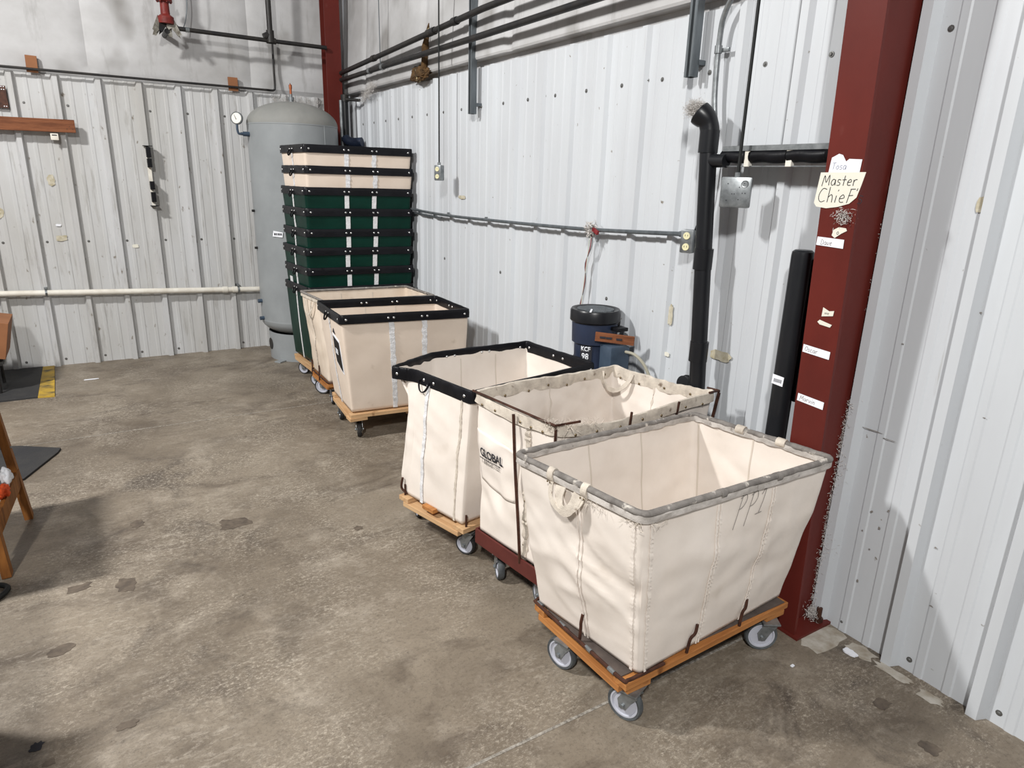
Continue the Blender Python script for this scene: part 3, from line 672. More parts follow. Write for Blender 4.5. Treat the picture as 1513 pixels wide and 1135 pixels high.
b2.sweep([(-.007, -.050), (-.0085, -.02), (-.006, .003), (0, .006), (.006, .003), (.0085, -.018), (.0095, -.040), (.006, -.040), (.004, -.01), (-.004, -.01), (-.0035, -.05)], 'canvas_edge', R2, 'rim_hem', jit=.0055, jf=16, nu=60)
ft = [V((x, y, .856)) for x, y in [(-1.03, -5.212), (-.132, -5.180), (-.26, -4.62), (-1.095, -4.700)]]; fb = [V((*p, .20)) for p in q2]
mbf = MB().tube([ft[3], ft[0], ft[0].lerp(ft[1], .13)+V((0, .0, -.004))], .0052, 8)
mbf.build('frame_rod', 'rust_rod', R2, True)
MB().tube([ft[0].lerp(ft[1], .93), ft[1], ft[1].lerp(ft[2], .1)], .005, 8).build('frame_rod', 'rust_rod', R2, True)
def post(a, b): MB().tube([a, b], .0052, 8).build('frame_post', 'rust_rod', R2, True)
e = .012
for f in (.0, .42, .72, 1.0):
    a = ft[0].lerp(ft[1], f)+V((0, -.004, -.01)); b = fb[0].lerp(fb[1], f)+V((0, e*.0, -.01)); post(a, b)
a = ft[3].lerp(ft[0], .56)+V((-.012, 0, -.02)); b = fb[3].lerp(fb[0], .66)+V((-.002, 0, 0)); 
MB().tube(smooth_path([a, a.lerp(b, .35)+V((-.003, 0, 0)), a.lerp(b, .7)+V((-.012, -.02, 0)), b], 6), .0065, 8).build('frame_post', 'rust_rod', R2, True)
post(ft[1]+V((.0, 0, 0)), fb[1]+V((0.0, 0, 0)))
for u in (.1, .22, .36, .5, .62, .78, .9, 3.12, 3.30, 3.62, 3.75, 3.88): b2.rivet(R2, u, -.026+.008*math.sin(u*40), 'rivet_brass', .012, r=.006)
for u in (2.08, 2.24, 2.38, 2.52, 2.66, 2.82, 1.2, 1.45, 1.7, 1.9): b2.rivet(R2, u, -.030-.014*(int(u*50) % 2), 'rivet_brass', .011, True, r=.006)
for t in (.78, .66, .42, .30, .10): rivet_at(R2, b2.P(3.68, t, .003), b2.normal(3.68), 'rivet_brass', .0055)
b2.strip(3.70, .030, 'canvas_edge', R2, .02, .93, ruff=.004, wig=.012, name='stitched_seam', off=.002, th=.003)
b2.strip(2.5, .006, 'seam_dark', R2, .02, .93, off=-.0035, th=.0015, name='stitched_seam', wig=.01)
b2.strip(1.55, .008, 'seam_dark', R2, .02, .93, off=-.0035, th=.0015, name='stitched_seam', wig=.01)
strap_loop(b2, 2.10, 1.78, .085, R2, r=.011, sg=-1, zt=-.008)
fuzz('frayed_thread', [b2.P(u, 1, .004) for u in [.02+i*.016 for i in range(14)]+[3.93+i*.005 for i in range(14)]], 260, .010, R2, 'canvas_edge', .03, 8, .0009)
# sewn-on pocket carrying the print
pk = []
nu_, nv_ = 16, 16; vs = []; fs = []
for j in range(nv_+1):
    for i in range(nu_+1):
        x = i/nu_; y = j/nv_; lowx = .10*(1-y)**2
        vs.append(b2.P(3.03+.56*(lowx*.5+x*(1-lowx)), .40+.36*y-.03*x-.02*math.sin(math.pi*x)*(1-y), .005+.004*math.sin(math.pi*x)*math.sin(math.pi*y)))
for j in range(nv_):
    for i in range(nu_): a = j*(nu_+1)+i; fs.append((a, a+1, a+nu_+2, a+nu_+1))
po = MB().add(vs, fs).build('sewn_patch', 'canvas', R2, True)
sm = po.modifiers.new('s', 'SOLIDIFY'); sm.thickness = .0025; sm.offset = -1
fn2 = on_side(b2, 3.085, .586, .50, .48, .0135)
write_print('GLOBAL', .041, fn2, 'ink', R2, bold=.0010)
write_print('www.globalindustrial.com', .0140, on_side(b2, 3.075, .565, .50, .62, .0135), 'ink', R2)
write_print('1-800-645-1232', .0200, on_side(b2, 3.10, .538, .50, .62, .0135), 'ink_grey', R2)
for (k0, k1) in ((3, 0), (0, 1), (1, 2), (2, 3)):
    a = V((*q2[k0], .187)); b = V((*q2[k1], .187)); d = (b-a).normalized()*.006; c = V((-.64, -4.93, .187))
    MB().beam(a+d*0, b, .010, .068, bev=.002).build('steel_rail', 'red_frame', R2)
MB().box((-.645, -4.93, .222), (.76, .40, .006)).build('deck_board', 'red_frame', R2)
for at, nm in (((-.975, -5.10), (-.95, .1)), ((-1.02, -4.83), (-.95, .38)), ((-.30, -5.08), (-.9, .3)), ((-.34, -4.76), (-.8, .3))):
    build_caster(R2, at, .156, nm, .06, 'tyre_grey', 'hub_grey')

# --- third cart: pale canvas, black rim buckled into a hexagon
R3 = empty('laundry_cart', (-.76, -4.34, 0), 'cream canvas cart whose black rim is bent outwards at its left end', 'cart')
q3 = [(-1.125, -4.655), (-.30, -4.50), (-.40, -4.02), (-1.225, -4.18)]
def d3(u, t, p):
    k = -.085*math.exp(-((u-4.1)/.45)**2)*max(0, min(1, (1-t)/.2))*max(0, min(1, (t-.15)/.5))
    if u > 5: k += .006*noise.noise(V((p.y*5, p.z*5, 1)))*math.sin(math.pi*t)
    return k
b3 = Basket([(-1.073, -4.647), (-.285, -4.500), (-.34, -3.95), (-.94, -3.96), (-1.228, -4.125), (-1.150, -4.232)],
            [(-1.105, -4.625), (-.315, -4.475), (-.395, -4.05), (-.98, -4.12), (-1.205, -4.165), (-1.195, -4.24)], .830, .190, .02, .008, .010, 21, crease=(4, 4, 4), ridge=.006, dfun=d3)
b3.body('canvas', R3, 36, 36)
bd3 = b3.sweep(BAND, 'black_vinyl', R3, 'rim_band', jit=.003)
b3.strip(5.27, .022, 'webbing', R3, 0, .93, ruff=.001, wig=.003, tilt=-.02)
for f in (.375, .635): b3.strip(f, .036, 'webbing', R3, 0, .93, ruff=.002, wig=.006)
for u in (.36, .66): pass
b3.strip(2.35, .006, 'seam_dark', R3, .02, .93, off=-.0035, th=.0012, name='stitched_seam')
b3.strip(2.72, .006, 'seam_dark', R3, .02, .93, off=-.0035, th=.0012, name='stitched_seam')
b3.strip(5.86, .012, 'canvas_edge', R3, 0, .93, ruff=.001, wig=.004, name='stitched_seam', off=.001, th=.002)
for u in (.04, .35, .4, .61, .66, .96, 5.9, 5.18, 5.36, 4.25): b3.rivet(bd3, u, -.026, 'rivet_steel')
for u in (2.08, 2.42, 2.50, 2.78, 2.86, 1.94, 1.42, 1.56): b3.rivet(bd3, u, -.026, 'rivet_steel', inside=True)
loop_handle(b3, 5.20, R3, wd=.034, drop=.05)
wood_deck(R3, q3, .182, 'wood_pale', th=.024, wd=.075)
for p in (lerp2(q3[0], q3[3], .52), lerp2(q3[1], q3[2], .52)):
    MB().box((p[0]+(.03 if p[0] < -.7 else -.03), p[1], .190), (.07, .085, .020), Matrix.Rotation(math.radians(12), 3, 'Z'), .003).build('deck_block', 'wood_orange', R3)
for k, f in ((0, .03), (3, .05)):
    a = V((*lerp2(q3[k], q3[(k+1) % 4], f), .16)); a = a.lerp(V((-.76, -4.34, .16)), .03)
    MB().tube([a, a+V((.0, 0, .08))], .0055, 8).build('frame_hook', 'rust_rod', R3, True)
MB().tube(smooth_path([V((-1.215, -4.20, .275)), V((-1.218, -4.19, .22)), V((-1.20, -4.21, .195)), V((-1.165, -4.25, .192))], 5), .006, 8).build('frame_hook', 'rust_rod', R3, True)
for at, nm in (((-1.055, -4.575), (-.87, -.5)), ((-1.10, -4.13), (-.9, .2)), ((-.38, -4.42), (-.9, .3)), ((-.46, -4.08), (-.9, .3))):
    build_caster(R3, at, .138, nm, .052, 'tyre_black', 'hub_grey')

# --- fourth cart: tan body, tidy black rim
R4 = empty('laundry_cart', (-.64, -2.70, 0), 'tan canvas cart with straight black rim and a black card on its left end', 'cart')
q4 = [(-1.06, -2.955), (-.20, -3.02), (-.17, -2.46), (-1.02, -2.40)]
b4 = Basket([(-1.105, -2.955), (-.245, -3.075), (-.222, -2.50), (-1.08, -2.375)], [(-1.045, -2.925), (-.245, -2.995), (-.215, -2.49), (-1.01, -2.43)], .857, .195, .022, .004, .006, 31, crease=(3, 3, 3))
vinyl_dress(b4, R4, rivets_inside=True)
for f in (.375, .635): b4.strip(2+1-f, .006, 'seam_dark', R4, .02, .92, off=-.0035, th=.0012, name='stitched_seam')
cd = [(3.60, .74), (3.84, .70), (3.86, .56), (3.87, .40), (3.80, .42), (3.66, .48), (3.62, .60)]
def card(off, sc):
    cx = sum(c[0] for c in cd)/7; cy = sum(c[1] for c in cd)/7
    return [b4.P(cx+(u-cx)*sc, cy+(t-cy)*sc, off) for u, t in cd]
def slab(a, b): n = len(a); return a+b, [tuple(range(n)), tuple(range(n, 2*n))[::-1]]+[(i, (i+1) % n, n+(i+1) % n, n+i) for i in range(n)]
lb = MB().add(*slab(card(.004, 1.14), card(.001, 1.14))).build('label_card', 'paper', R4)
MB().add(*slab(card(.0055, 1.0), card(.002, 1.0))).build('label_print', 'black_vinyl', lb)
for t, u in ((.625, 3.665), (.605, 3.665), (.585, 3.665)):
    MB().add(*slab([b4.P(u, t, .0065), b4.P(u+.10, t-.01, .0065), b4.P(u+.10, t-.022, .0065), b4.P(u, t-.012, .0065)], [b4.P(u, t, .005), b4.P(u+.10, t-.01, .005), b4.P(u+.10, t-.022, .005), b4.P(u, t-.012, .005)])).build('label_mark', 'white_print', lb)
MB().add(*slab([b4.P(3.60, .775, .004), b4.P(3.70, .765, .004), b4.P(3.64, .82, .004)], [b4.P(3.60, .775, .001), b4.P(3.70, .765, .001), b4.P(3.64, .82, .001)])).build('printed_triangle', 'ink', R4)
wood_deck(R4, q4, .184, 'wood_pale', th=.026, wd=.07)
for p in (lerp2(q4[0], q4[1], .06), lerp2(q4[0], q4[1], .94)): MB().box((p[0], p[1]+.045, .148), (.12, .09, .022), None, .002).build('caster_block', 'wood_pale', R4)
for at, nm in (((-.985, -2.885), (.95, -.3)), ((-.985, -2.50), (-.9, .2)), ((-.28, -2.94), (-.9, .3)), ((-.25, -2.53), (-.9, .3))):
    build_caster(R4, at, .136, nm, .052, 'tyre_black', 'galvanised')

# --- fifth cart: old beige canvas, grey rim, between the fourth and the stack
R5 = empty('laundry_cart', (-.57, -1.99, 0), 'old beige canvas cart with thin grey rim, tight behind the tan cart', 'cart')
q5 = [(-.99, -2.22), (-.13, -2.27), (-.11, -1.79), (-.985, -1.745)]
b5 = Basket([(-1.00, -2.27), (-.150, -2.32), (-.165, -1.80), (-1.028, -1.735)], [(-.975, -2.20), (-.18, -2.25), (-.16, -1.81), (-.965, -1.765)], .828, .195, .03, .010, .008, 41, crease=(5, 5, 5), ridge=.006)
b5.body('canvas_old', R5)
b5.sweep([(.012*math.cos(a*math.pi/5), .010*math.sin(a*math.pi/5)) for a in range(10)], 'canvas_grey', R5, 'rim_tube', jit=.002, jf=25)
b5.sweep([(.006, .004), (.0085, -.010), (.008, -.030), (.0050, -.030), (.004, -.010)], 'canvas_edge', R5, 'rim_flap', jit=.004, jf=22)
for f in (.36, .66): b5.strip(2+1-f, .006, 'seam_dark', R5, .02, .95, off=-.0035, th=.0012, name='stitched_seam')
b5.strip(3.45, .014, 'canvas_edge', R5, 0, .95, name='stitched_seam', ruff=.002, wig=.006)
strap_loop(b5, 3.30, 3.62, .11, R5, r=.007)
wood_deck(R5, q5, .182, 'wood_orange', th=.022, wd=.06)
rod_ring(q5, .196, 'rust_rod', R5, .006)
for f in (.5, .08): 
    a = V((*lerp2(q5[3], q5[0], f), .15)); MB().tube([a, a+V((.002, 0, .13))], .006, 8).build('frame_hook', 'rust_rod', R5, True)
for at, nm in (((-.925, -1.845), (-.62, -.78)), ((-.93, -2.13), (-.95, .2)), ((-.22, -2.18), (-.9, .3)), ((-.20, -1.88), (-.9, .3))):
    build_caster(R5, at, .15, nm, .066, 'tyre_black', 'hub_grey')

# --- stack of nested baskets; the lowest one is a whole cart
def stack_poly(i):
    s_ = .032*i/7; j = .006*math.sin(i*2.3)
    return [(-.94+s_+j, -1.63), (-.060+s_*.3+j, -1.70), (-.065+s_*.3, -1.12), (-.985+s_+j, -1.08)], [(-.915+s_+j, -1.60), (-.105+s_*.3+j, -1.66), (-.11+s_*.3, -1.155), (-.950+s_+j, -1.115)]
R6 = empty('laundry_cart', (-.51, -1.40, 0), 'dark green vinyl cart on wheels at the bottom of the tall stack', 'cart')
tp, bt = stack_poly(0); b6 = Basket(tp, bt, .830, .195, .022, .003, .004, 51, crease=(3, 3, 3)); vinyl_dress(b6, R6, body_m='green_vinyl', ruff=0, wig=0)
q6 = [(-.955, -1.67), (-.085, -1.72), (-.065, -1.18), (-.97, -1.15)]
wood_deck(R6, q6, .182, 'wood_pale', th=.022, wd=.06)
for at, nm in (((-.90, -1.20), (-.75, -.66)), ((-.905, -1.60), (-.8, -.6)), ((-.17, -1.62), (-.9, .3)), ((-.15, -1.24), (-.9, .3))):
    build_caster(R6, at, .138, nm, .055, 'tyre_black', 'hub_grey')
names = {1: 'dark green basket with a pale tag on its end, just above the wheeled green cart', 2: 'dark green black-rimmed basket, second green one up from the wheeled green cart',
         3: 'dark green black-rimmed basket, middle one of the five nested green baskets', 4: 'dark green black-rimmed basket, fourth green one up from the wheeled green cart',
         5: 'dark green black-rimmed basket directly under the two beige baskets', 6: 'beige canvas black-rimmed basket, the lower of the two on the stack', 7: 'beige canvas black-rimmed basket at the very top of the tall stack'}
zr = [.830, .985, 1.143, 1.290, 1.450, 1.610, 1.770, 1.925]
for i in range(1, 8):
    tp, bt = stack_poly(i); z = zr[i]; green = i <= 5
    Rn = empty('nesting_basket', (-.51, -1.40, z-.60), names[i], 'basket', 'baskets nested in the tall stack')
    bn = Basket(tp, bt, z, z-.60, .022, .004, .003, 52+i, crease=(3, 3, 3))
    bn.n = 4; vinyl_dress(bn, Rn, body_m='green_vinyl' if green else 'canvas_tan', ruff=.0 if green else .002, wig=0 if green else .006, far=False)
    if i == 1:
        MB().add(*slab([bn.P(3.16, .72, .003), bn.P(3.27, .72, .003), bn.P(3.27, .82, .003), bn.P(3.16, .82, .003)], [bn.P(3.16, .72, .0), bn.P(3.27, .72, 0), bn.P(3.27, .82, .0), bn.P(3.16, .82, .0)])).build('tag', 'webbing', Rn)

# ------------------------------------------------------------------ air tank in the corner
T = empty('air_tank', (-.69, -.50, 0), 'tall grey steel air tank with domed top standing in the corner', 'tank')
tr = .395; zt_, zb_ = 2.125, .375
dome = [(tr*math.cos(a), zt_+.20*math.sin(a)) for a in [math.pi/2*i/14 for i in range(15)]][::-1]
dome[0] = (0.0, zt_+.20)
bot = [(tr*math.cos(a), zb_-.16*math.sin(a)) for a in [math.pi/2*i/10 for i in range(11)]]; bot[-1] = (0.0, zb_-.16)
MT = Matrix.Translation((-.69, -.50, 0))
MB().lathe([(tr, zt_), (tr, zt_-.01), (tr-.002, zt_-.012), (tr-.002, zb_+.01), (tr, zb_+.008), (tr, zb_)], 72, MT).build('shell', 'tank_grey', T, True)
MB().lathe(dome, 72, MT).build('top_dome', 'tank_dust', T, True); MB().lathe(bot, 72, MT).build('bottom_dome', 'tank_grey', T, True)
sk = MB()
ns = 72; rs = .335; vs = []; fs = []
for (r_, z) in ((rs, .26), (rs, .0), (rs-.008, .0), (rs-.008, .26)):
    for j in range(ns): vs.append((-.69+r_*math.cos(2*math.pi*j/ns), -.50+r_*math.sin(2*math.pi*j/ns), z))
for i in range(3):
    for j in range(ns): fs.append((i*ns+j, i*ns+(j+1) % ns, (i+1)*ns+(j+1) % ns, (i+1)*ns+j))
sk.add(vs, fs).build('skirt', 'tank_grey', T, True)
hc = V((-.69+rs*math.cos(math.radians(182)), -.50+rs*math.sin(math.radians(182)), .14)); MB().lathe([(.0, .0), (.055, .0), (.055, .006), (.0, .006)], 20, orient(hc+V((.002, 0, 0)), (math.cos(math.radians(182)), math.sin(math.radians(182)), 0))).build('skirt_opening', 'dark_gap', T)
for a in (215, 335, 95):
    c = V((-.69+(rs+.02)*math.cos(math.radians(a)), -.50+(rs+.02)*math.sin(math.radians(a)), .006)); MB().box(c, (.12, .07, .012), Matrix.Rotation(math.radians(a), 3, 'Z'), .002).build('foot_plate', 'tank_grey', T)
MB().box((-.69+(tr-.001)*math.cos(math.radians(-62)), -.50+(tr-.001)*math.sin(math.radians(-62)), 1.25), (.006, .012, 1.74), Matrix.Rotation(math.radians(-62), 3, 'Z')).build('weld_seam', 'tank_grey', T)
# gauge with elbow
ga = math.radians(186); gc = V((-.69+tr*math.cos(ga), -.50+tr*math.sin(ga), 2.03)); gd = V((math.cos(ga), math.sin(ga), 0))
MB().tube([gc-gd*.01, gc+gd*.05], .020, 12).tube([gc+gd*.045, gc+gd*.07], .013, 10).tube(smooth_path([gc+gd*.06, gc+gd*.085, gc+gd*.095+V((0, 0, .03)), gc+gd*.095+V((0, 0, .075))], 5), .010, 10).build('gauge_fitting', 'blue_grey_paint', T, True)
fc = V((-.6, -.8, .1)).normalized(); gm = gc+gd*.095+V((0, 0, .125))
g = MB().lathe([(0, -.022), (.046, -.022), (.052, -.016), (.052, .004), (.046, .008), (.044, .003), (0, .003)], 32, orient(gm, fc)).build('pressure_gauge', 'galvanised', T, True)
MB().lathe([(0, .0045), (.043, .0045), (.043, .003), (0, .003)], 32, orient(gm, fc)).build('dial', 'gauge_face', g)
mt = face_wall(gm+fc*.0055, fc); MB().prism([(-.003, -.012), (.003, -.012), (-.018, .028), (-.020, .027)], .001, mt).build('needle', 'ink', g)
MB().lathe([(.020, 0), (.020, .02), (.026, .02), (.026, .045), (.013, .045), (.013, .07)], 16, Matrix.Translation((-.69, -.50, zt_+.195))).build('top_port', 'galvanised', T, True)
MB().lathe([(.011, .0), (.011, .05), (.014, .05), (.014, .08), (.006, .085), (.0, .10)], 14, Matrix.Translation((-.69, -.50, zt_+.26))).build('relief_valve', 'copper', T, True)
for (a, z) in ((183, 1.38), (183, 1.05), (184, .56), (187, .40)):
    ar = math.radians(a); c = V((-.69+tr*math.cos(ar), -.50+tr*math.sin(ar), z)); d = V((math.cos(ar), math.sin(ar), 0))
    MB().tube([c-d*.01, c+d*(.022 if z > 1 else .035)], .011 if z > 1 else .018, 10).build('side_port', 'blue_grey_paint' if z < 1 else 'black_pipe', T, True)
la = math.radians(228); lc = V((-.69+tr*math.cos(la), -.50+tr*math.sin(la), 1.19)); lm = face_wall(lc+V((math.cos(la), math.sin(la), 0))*.003, (math.cos(la), math.sin(la), 0))
tg_ = MB().prism([(-.05, -.02), (.045, -.026), (.05, .018), (-.04, .03)], .002, lm).build('sticker', 'paper', T)
for k, (x, wd) in enumerate(((-.034, .014), (-.016, .010), (.0, .012), (.016, .010), (.030, .010))): MB().prism([(x, -.008), (x+wd, -.009), (x+wd, .010), (x, .011)], .0008, lm @ Matrix.Translation((0, 0, .002))).build('sticker_mark', 'ink', tg_)

# ------------------------------------------------------------------ red steel columns
def i_column(name, y0, y1, x0b, x0t, ztop, m, label, xb=.06, tf=.014):
    R = empty(name, ((x0b+xb)/2, (y0+y1)/2, 0), label, 'column')
    def sl(xa, xc, ya, yb):  # slab from z=0 to ztop with its room-side edge leaning
        pass
    k = (x0t-x0b)/ztop
    vs = [(x0b, y0, 0), (x0b+tf, y0, 0), (x0b+tf, y1, 0), (x0b, y1, 0), (x0t, y0, ztop), (x0t+tf, y0, ztop), (x0t+tf, y1, ztop), (x0t, y1, ztop)]
    F6 = [(0, 1, 2, 3), (7, 6, 5, 4), (0, 4, 5, 1), (1, 5, 6, 2), (2, 6, 7, 3), (3, 7, 4, 0)]
    MB().add(vs, F6).build('inner_flange', m, R)
    yc = (y0+y1)/2; tw = .005
    vs = [(x0b+tf, yc-tw, 0), (xb, yc-tw, 0), (xb, yc+tw, 0), (x0b+tf, yc+tw, 0), (x0t+tf, yc-tw, ztop), (xb, yc-tw, ztop), (xb, yc+tw, ztop), (x0t+tf, yc+tw, ztop)]
    MB().add(vs, F6).build('web', m, R)
    MB().box((xb+.005, yc, ztop/2), (.01, y1-y0, ztop)).build('outer_flange', m, R)
    return R
RC = i_column('steel_column', -5.765, -5.635, -.212, -.40, 4.5, 'red_column', 'dark red tapered steel column with paper name tags taped on it', .06)
MB().box((-.10, -5.708, .006), (.24, .155, .012), None, .001).build('base_plate', 'red_column', RC)
MB().tube([(-.045, -5.755, .0), (-.045, -5.755, .075)], .011, 10).tube([(-.045, -5.755, .012), (-.045, -5.755, .03)], .019, 6).build('anchor_bolt', 'rust_rod', RC, True)
patch('floor_paint_patch', 'z', (-.12, -5.83, .0006), .22, .12, 'floor_paint', None, None, 31, th=.0008, parent=fl)
CC = empty('steel_column', (-.19, -.14, 0), 'dark red steel column in the far corner behind the grey tank', 'column')
MB().box((-.195, -.215, 2.5), (.145, .012, 5), None, .001).build('flange', 'red_column', CC); MB().box((-.195, -.15, 2.5), (.010, .12, 5)).build('web', 'red_column', CC)
MB().box((-.195, -.085, 2.5), (.145, .012, 5)).build('flange', 'red_column', CC)
# notes taped to the column
def col_x(z): return -.212+(-.40+.212)*z/4.5
nrm = V((-1, 0, -.0418)).normalized()
def note(poly, yc, z, m, label, text=None, size=.03, tx=(0, 0), tm='ink', cat='note', r=.001, rot=0.0, lines=None, slant=.1, ph=.002):
    c = V((col_x(z)-.0016, yc, z)); mt = face_wall(c, nrm) @ Matrix.Rotation(rot, 4, 'Z')
    o = MB().prism(poly, .001, mt).build('paper_note', m); tag(o, label, cat)
    for (tt, ss, xx, yy, ii, sl_) in (lines or ([(text, size, tx[0], tx[1], tm, slant)] if text else [])):
        write_hand(tt, ss, lambda x, y: mt @ V((xx+x, yy+y, .0016)), ii, o, r, sl_)
    return o
note([(-.052, -.026), (.056, -.032), (.060, .016), (.016, .018), (.006, .010), (-.008, .030), (-.022, .034), (-.034, .028), (-.046, .022)], -5.700, 1.790, 'paper', 'torn white paper scrap taped on the red column above the large cream note',
     'Tosa', .022, (-.042, -.014), 'ink_blue', r=.0006)
note([(-.088, -.040), (-.078, -.052), (-.04, -.056), (.0, -.05), (.04, -.038), (.062, -.018), (.072, .018), (.082, .060), (-.076, .058)], -5.697, 1.708, 'paper_cream', 'largest note on the red column, cream paper with two lines of bold handwriting',
     lines=[('Master', .034, -.066, .018, 'ink', .12), ("ChieF's", .044, -.076, -.036, 'ink', .1)], r=.0011)
note([(-.022, -.012), (-.010, -.020), (.012, -.004), (.030, .006), (.026, .014), (.0, .016), (-.018, .006)], -5.713, 1.578, 'paper_cream', 'small torn scrap between the large cream note and the name tag below it', 'o', .018, (-.006, -.008), r=.0006)
note([(-.050, -.013), (.050, -.017), (.050, .012), (-.048, .015)], -5.688, 1.543, 'paper', 'white name tag on the red column, uppermost of the three straight tags', 'Dave', .018, (-.034, -.010), 'ink_grey', r=.0006)
note([(-.02, -.014), (.022, -.006), (.024, .012), (.006, .008), (-.018, .018)], -5.715, 1.305, 'paper_cream', 'small ragged paper scrap halfway down the red column', 'one', .010, (-.010, -.004), 'ink_grey', r=.0005)
note([(-.03, -.002), (-.02, -.010), (.020, -.014), (.026, -.004), (-.022, .006)], -5.712, 1.272, 'paper_cream', 'thin strip of torn paper under the ragged scrap')
note([(-.052, -.013), (.054, -.013), (.054, .015), (-.052, .015)], -5.692, 1.162, 'paper', 'white name tag on the red column, middle one of the three straight tags', 'Oscar', .018, (-.044, -.006), 'ink_grey', r=.0006, rot=-.06)
note([(-.052, -.013), (.054, -.013), (.054, .015), (-.052, .015)], -5.696, .978, 'paper', 'white name tag on the red column, lowest of the three straight tags', 'Marvin', .018, (-.042, -.006), 'ink_grey', r=.0006, rot=-.06)

# ------------------------------------------------------------------ pipes, conduit and boxes on the right wall
DP = empty('drain_pipe', (-.12, -5.05, 0), 'tall black plastic drain pipe with cut top beside the outlet box', 'pipe')
p0 = V((-.12, -5.11, 0)); p1 = V((-.12, -4.955, 1.90))
def on(t): return p0.lerp(p1, t)
MB().tube([on(0), on(1)], .036, 24).build('pipe_body', 'black_plastic', DP, True)
for t in (.995, .525, .74, .13):
    MB().tube([on(t)-V((0, 0, .045)), on(t)+V((0, 0, .045))], .041, 24).build('coupling', 'black_plastic', DP, True)
MB().tube(smooth_path([on(1), on(1)+V((0, .003, .04)), on(1)+V((-.008, .014, .075)), on(1)+V((-.026, .045, .105))], 5), [.040]*9+[.042, .044, .046, .048, .049, .050, .049], 24, cap=False).build('elbow', 'black_plastic', DP, True)
fuzz('lint', [on(1)+V((-.035, .06, .125)), on(1)+V((-.03, .045, .115)), on(1)+V((-.03, .08, .12))], 2600, .015, DP, 'lint', .018, 3, .0006)
MB().tube([on(.955), on(.955)+V((0, -.10, -.002))], .027, 16).build('branch', 'black_plastic', DP, True)
BP = empty('drain_pipe', (-.12, -5.46, 0), 'short thick black pipe standing between the wall and the red column', 'pipe')
MB().tube([(-.11, -5.475, 0), (-.11, -5.475, 1.47), (-.11, -5.475, 1.485), (-.11, -5.475, 1.492)], [.041, .041, .039, .030], 28).build('pipe_body', 'black_plastic', BP, True)
MB().tube([(-.075, -5.52, .9), (-.075, -5.52, 1.46)], .018, 12).build('side_tube', 'black_plastic', BP, True)
lm = face_wall((-.1525, -5.478, .985), (-1, -.05, 0)); st = MB().prism([(-.026, -.016), (.024, -.020), (.026, .018), (-.024, .022)], .0012, lm).build('sticker', 'paper', BP)
for k in range(6): MB().prism([(-.016+k*.006, -.008), (-.013+k*.006, -.008), (-.013+k*.006, .006), (-.016+k*.006, .006)], .0006, lm @ Matrix.Translation((0, 0, .0012))).build('sticker_mark', 'ink', st)
# angle strut with black foam between drain pipe and column
AS = empty('angle_bracket', (-.11, -5.25, 1.82), 'pale steel angle bridging the black pipe and the red column', 'bracket')
MB().box((-.10, -5.31, 1.868), (.045, .54, .004)).box((-.122, -5.31, 1.860), (.003, .54, .020)).build('angle', 'galvanised', AS)
MB().box((-.10, -5.31, 1.792), (.030, .54, .004)).build('lower_angle', 'galvanised', AS)
for y, l in ((-5.09, .12), (-5.26, .17), (-5.43, .16)):
    mb = MB(); mb.tube(smooth_path([(-.102, y-l/2, 1.830), (-.104, y-l/6, 1.828), (-.102, y+l/6, 1.832), (-.102, y+l/2, 1.829)], 5), .026, 12); mb.build('foam_sleeve', 'black_vinyl', AS, True)
for y in (-5.165, -5.36): MB().box((-.11, y, 1.825), (.02, .026, .07), None, .002).build('white_clip', 'white_pipe', AS)
# struts hanging on the wall
def strut(y, z0, label):
    R = empty('strut_channel', (-.07, y, z0), label, 'metal channel', 'struts')
    del R['group']
    w_ = .041; d = .041; t = .003; z1 = 4.8; zc = (z0+z1)/2; h = z1-z0; x0 = -.06
    mb = MB(); mb.box((x0+d/2, y, zc), (t, w_, h)); mb.box((x0, y-w_/2, zc), (d, t, h)); mb.box((x0, y+w_/2, zc), (d, t, h))
    mb.box((x0-d/2, y-w_/2+.007, zc), (t, .012, h)); mb.box((x0-d/2, y+w_/2-.007, zc), (t, .012, h)); mb.build('channel', 'strut_steel', R)
    MB().box((-.022, y, z0+.06), (.045, .05, .02)).build('wall_clip', 'strut_steel', R)
strut(-2.745, 2.135, 'grey steel strut channel on the wall, the one farther from the camera')
strut(-4.755, 2.165, 'grey steel strut channel on the wall above the drain pipe')
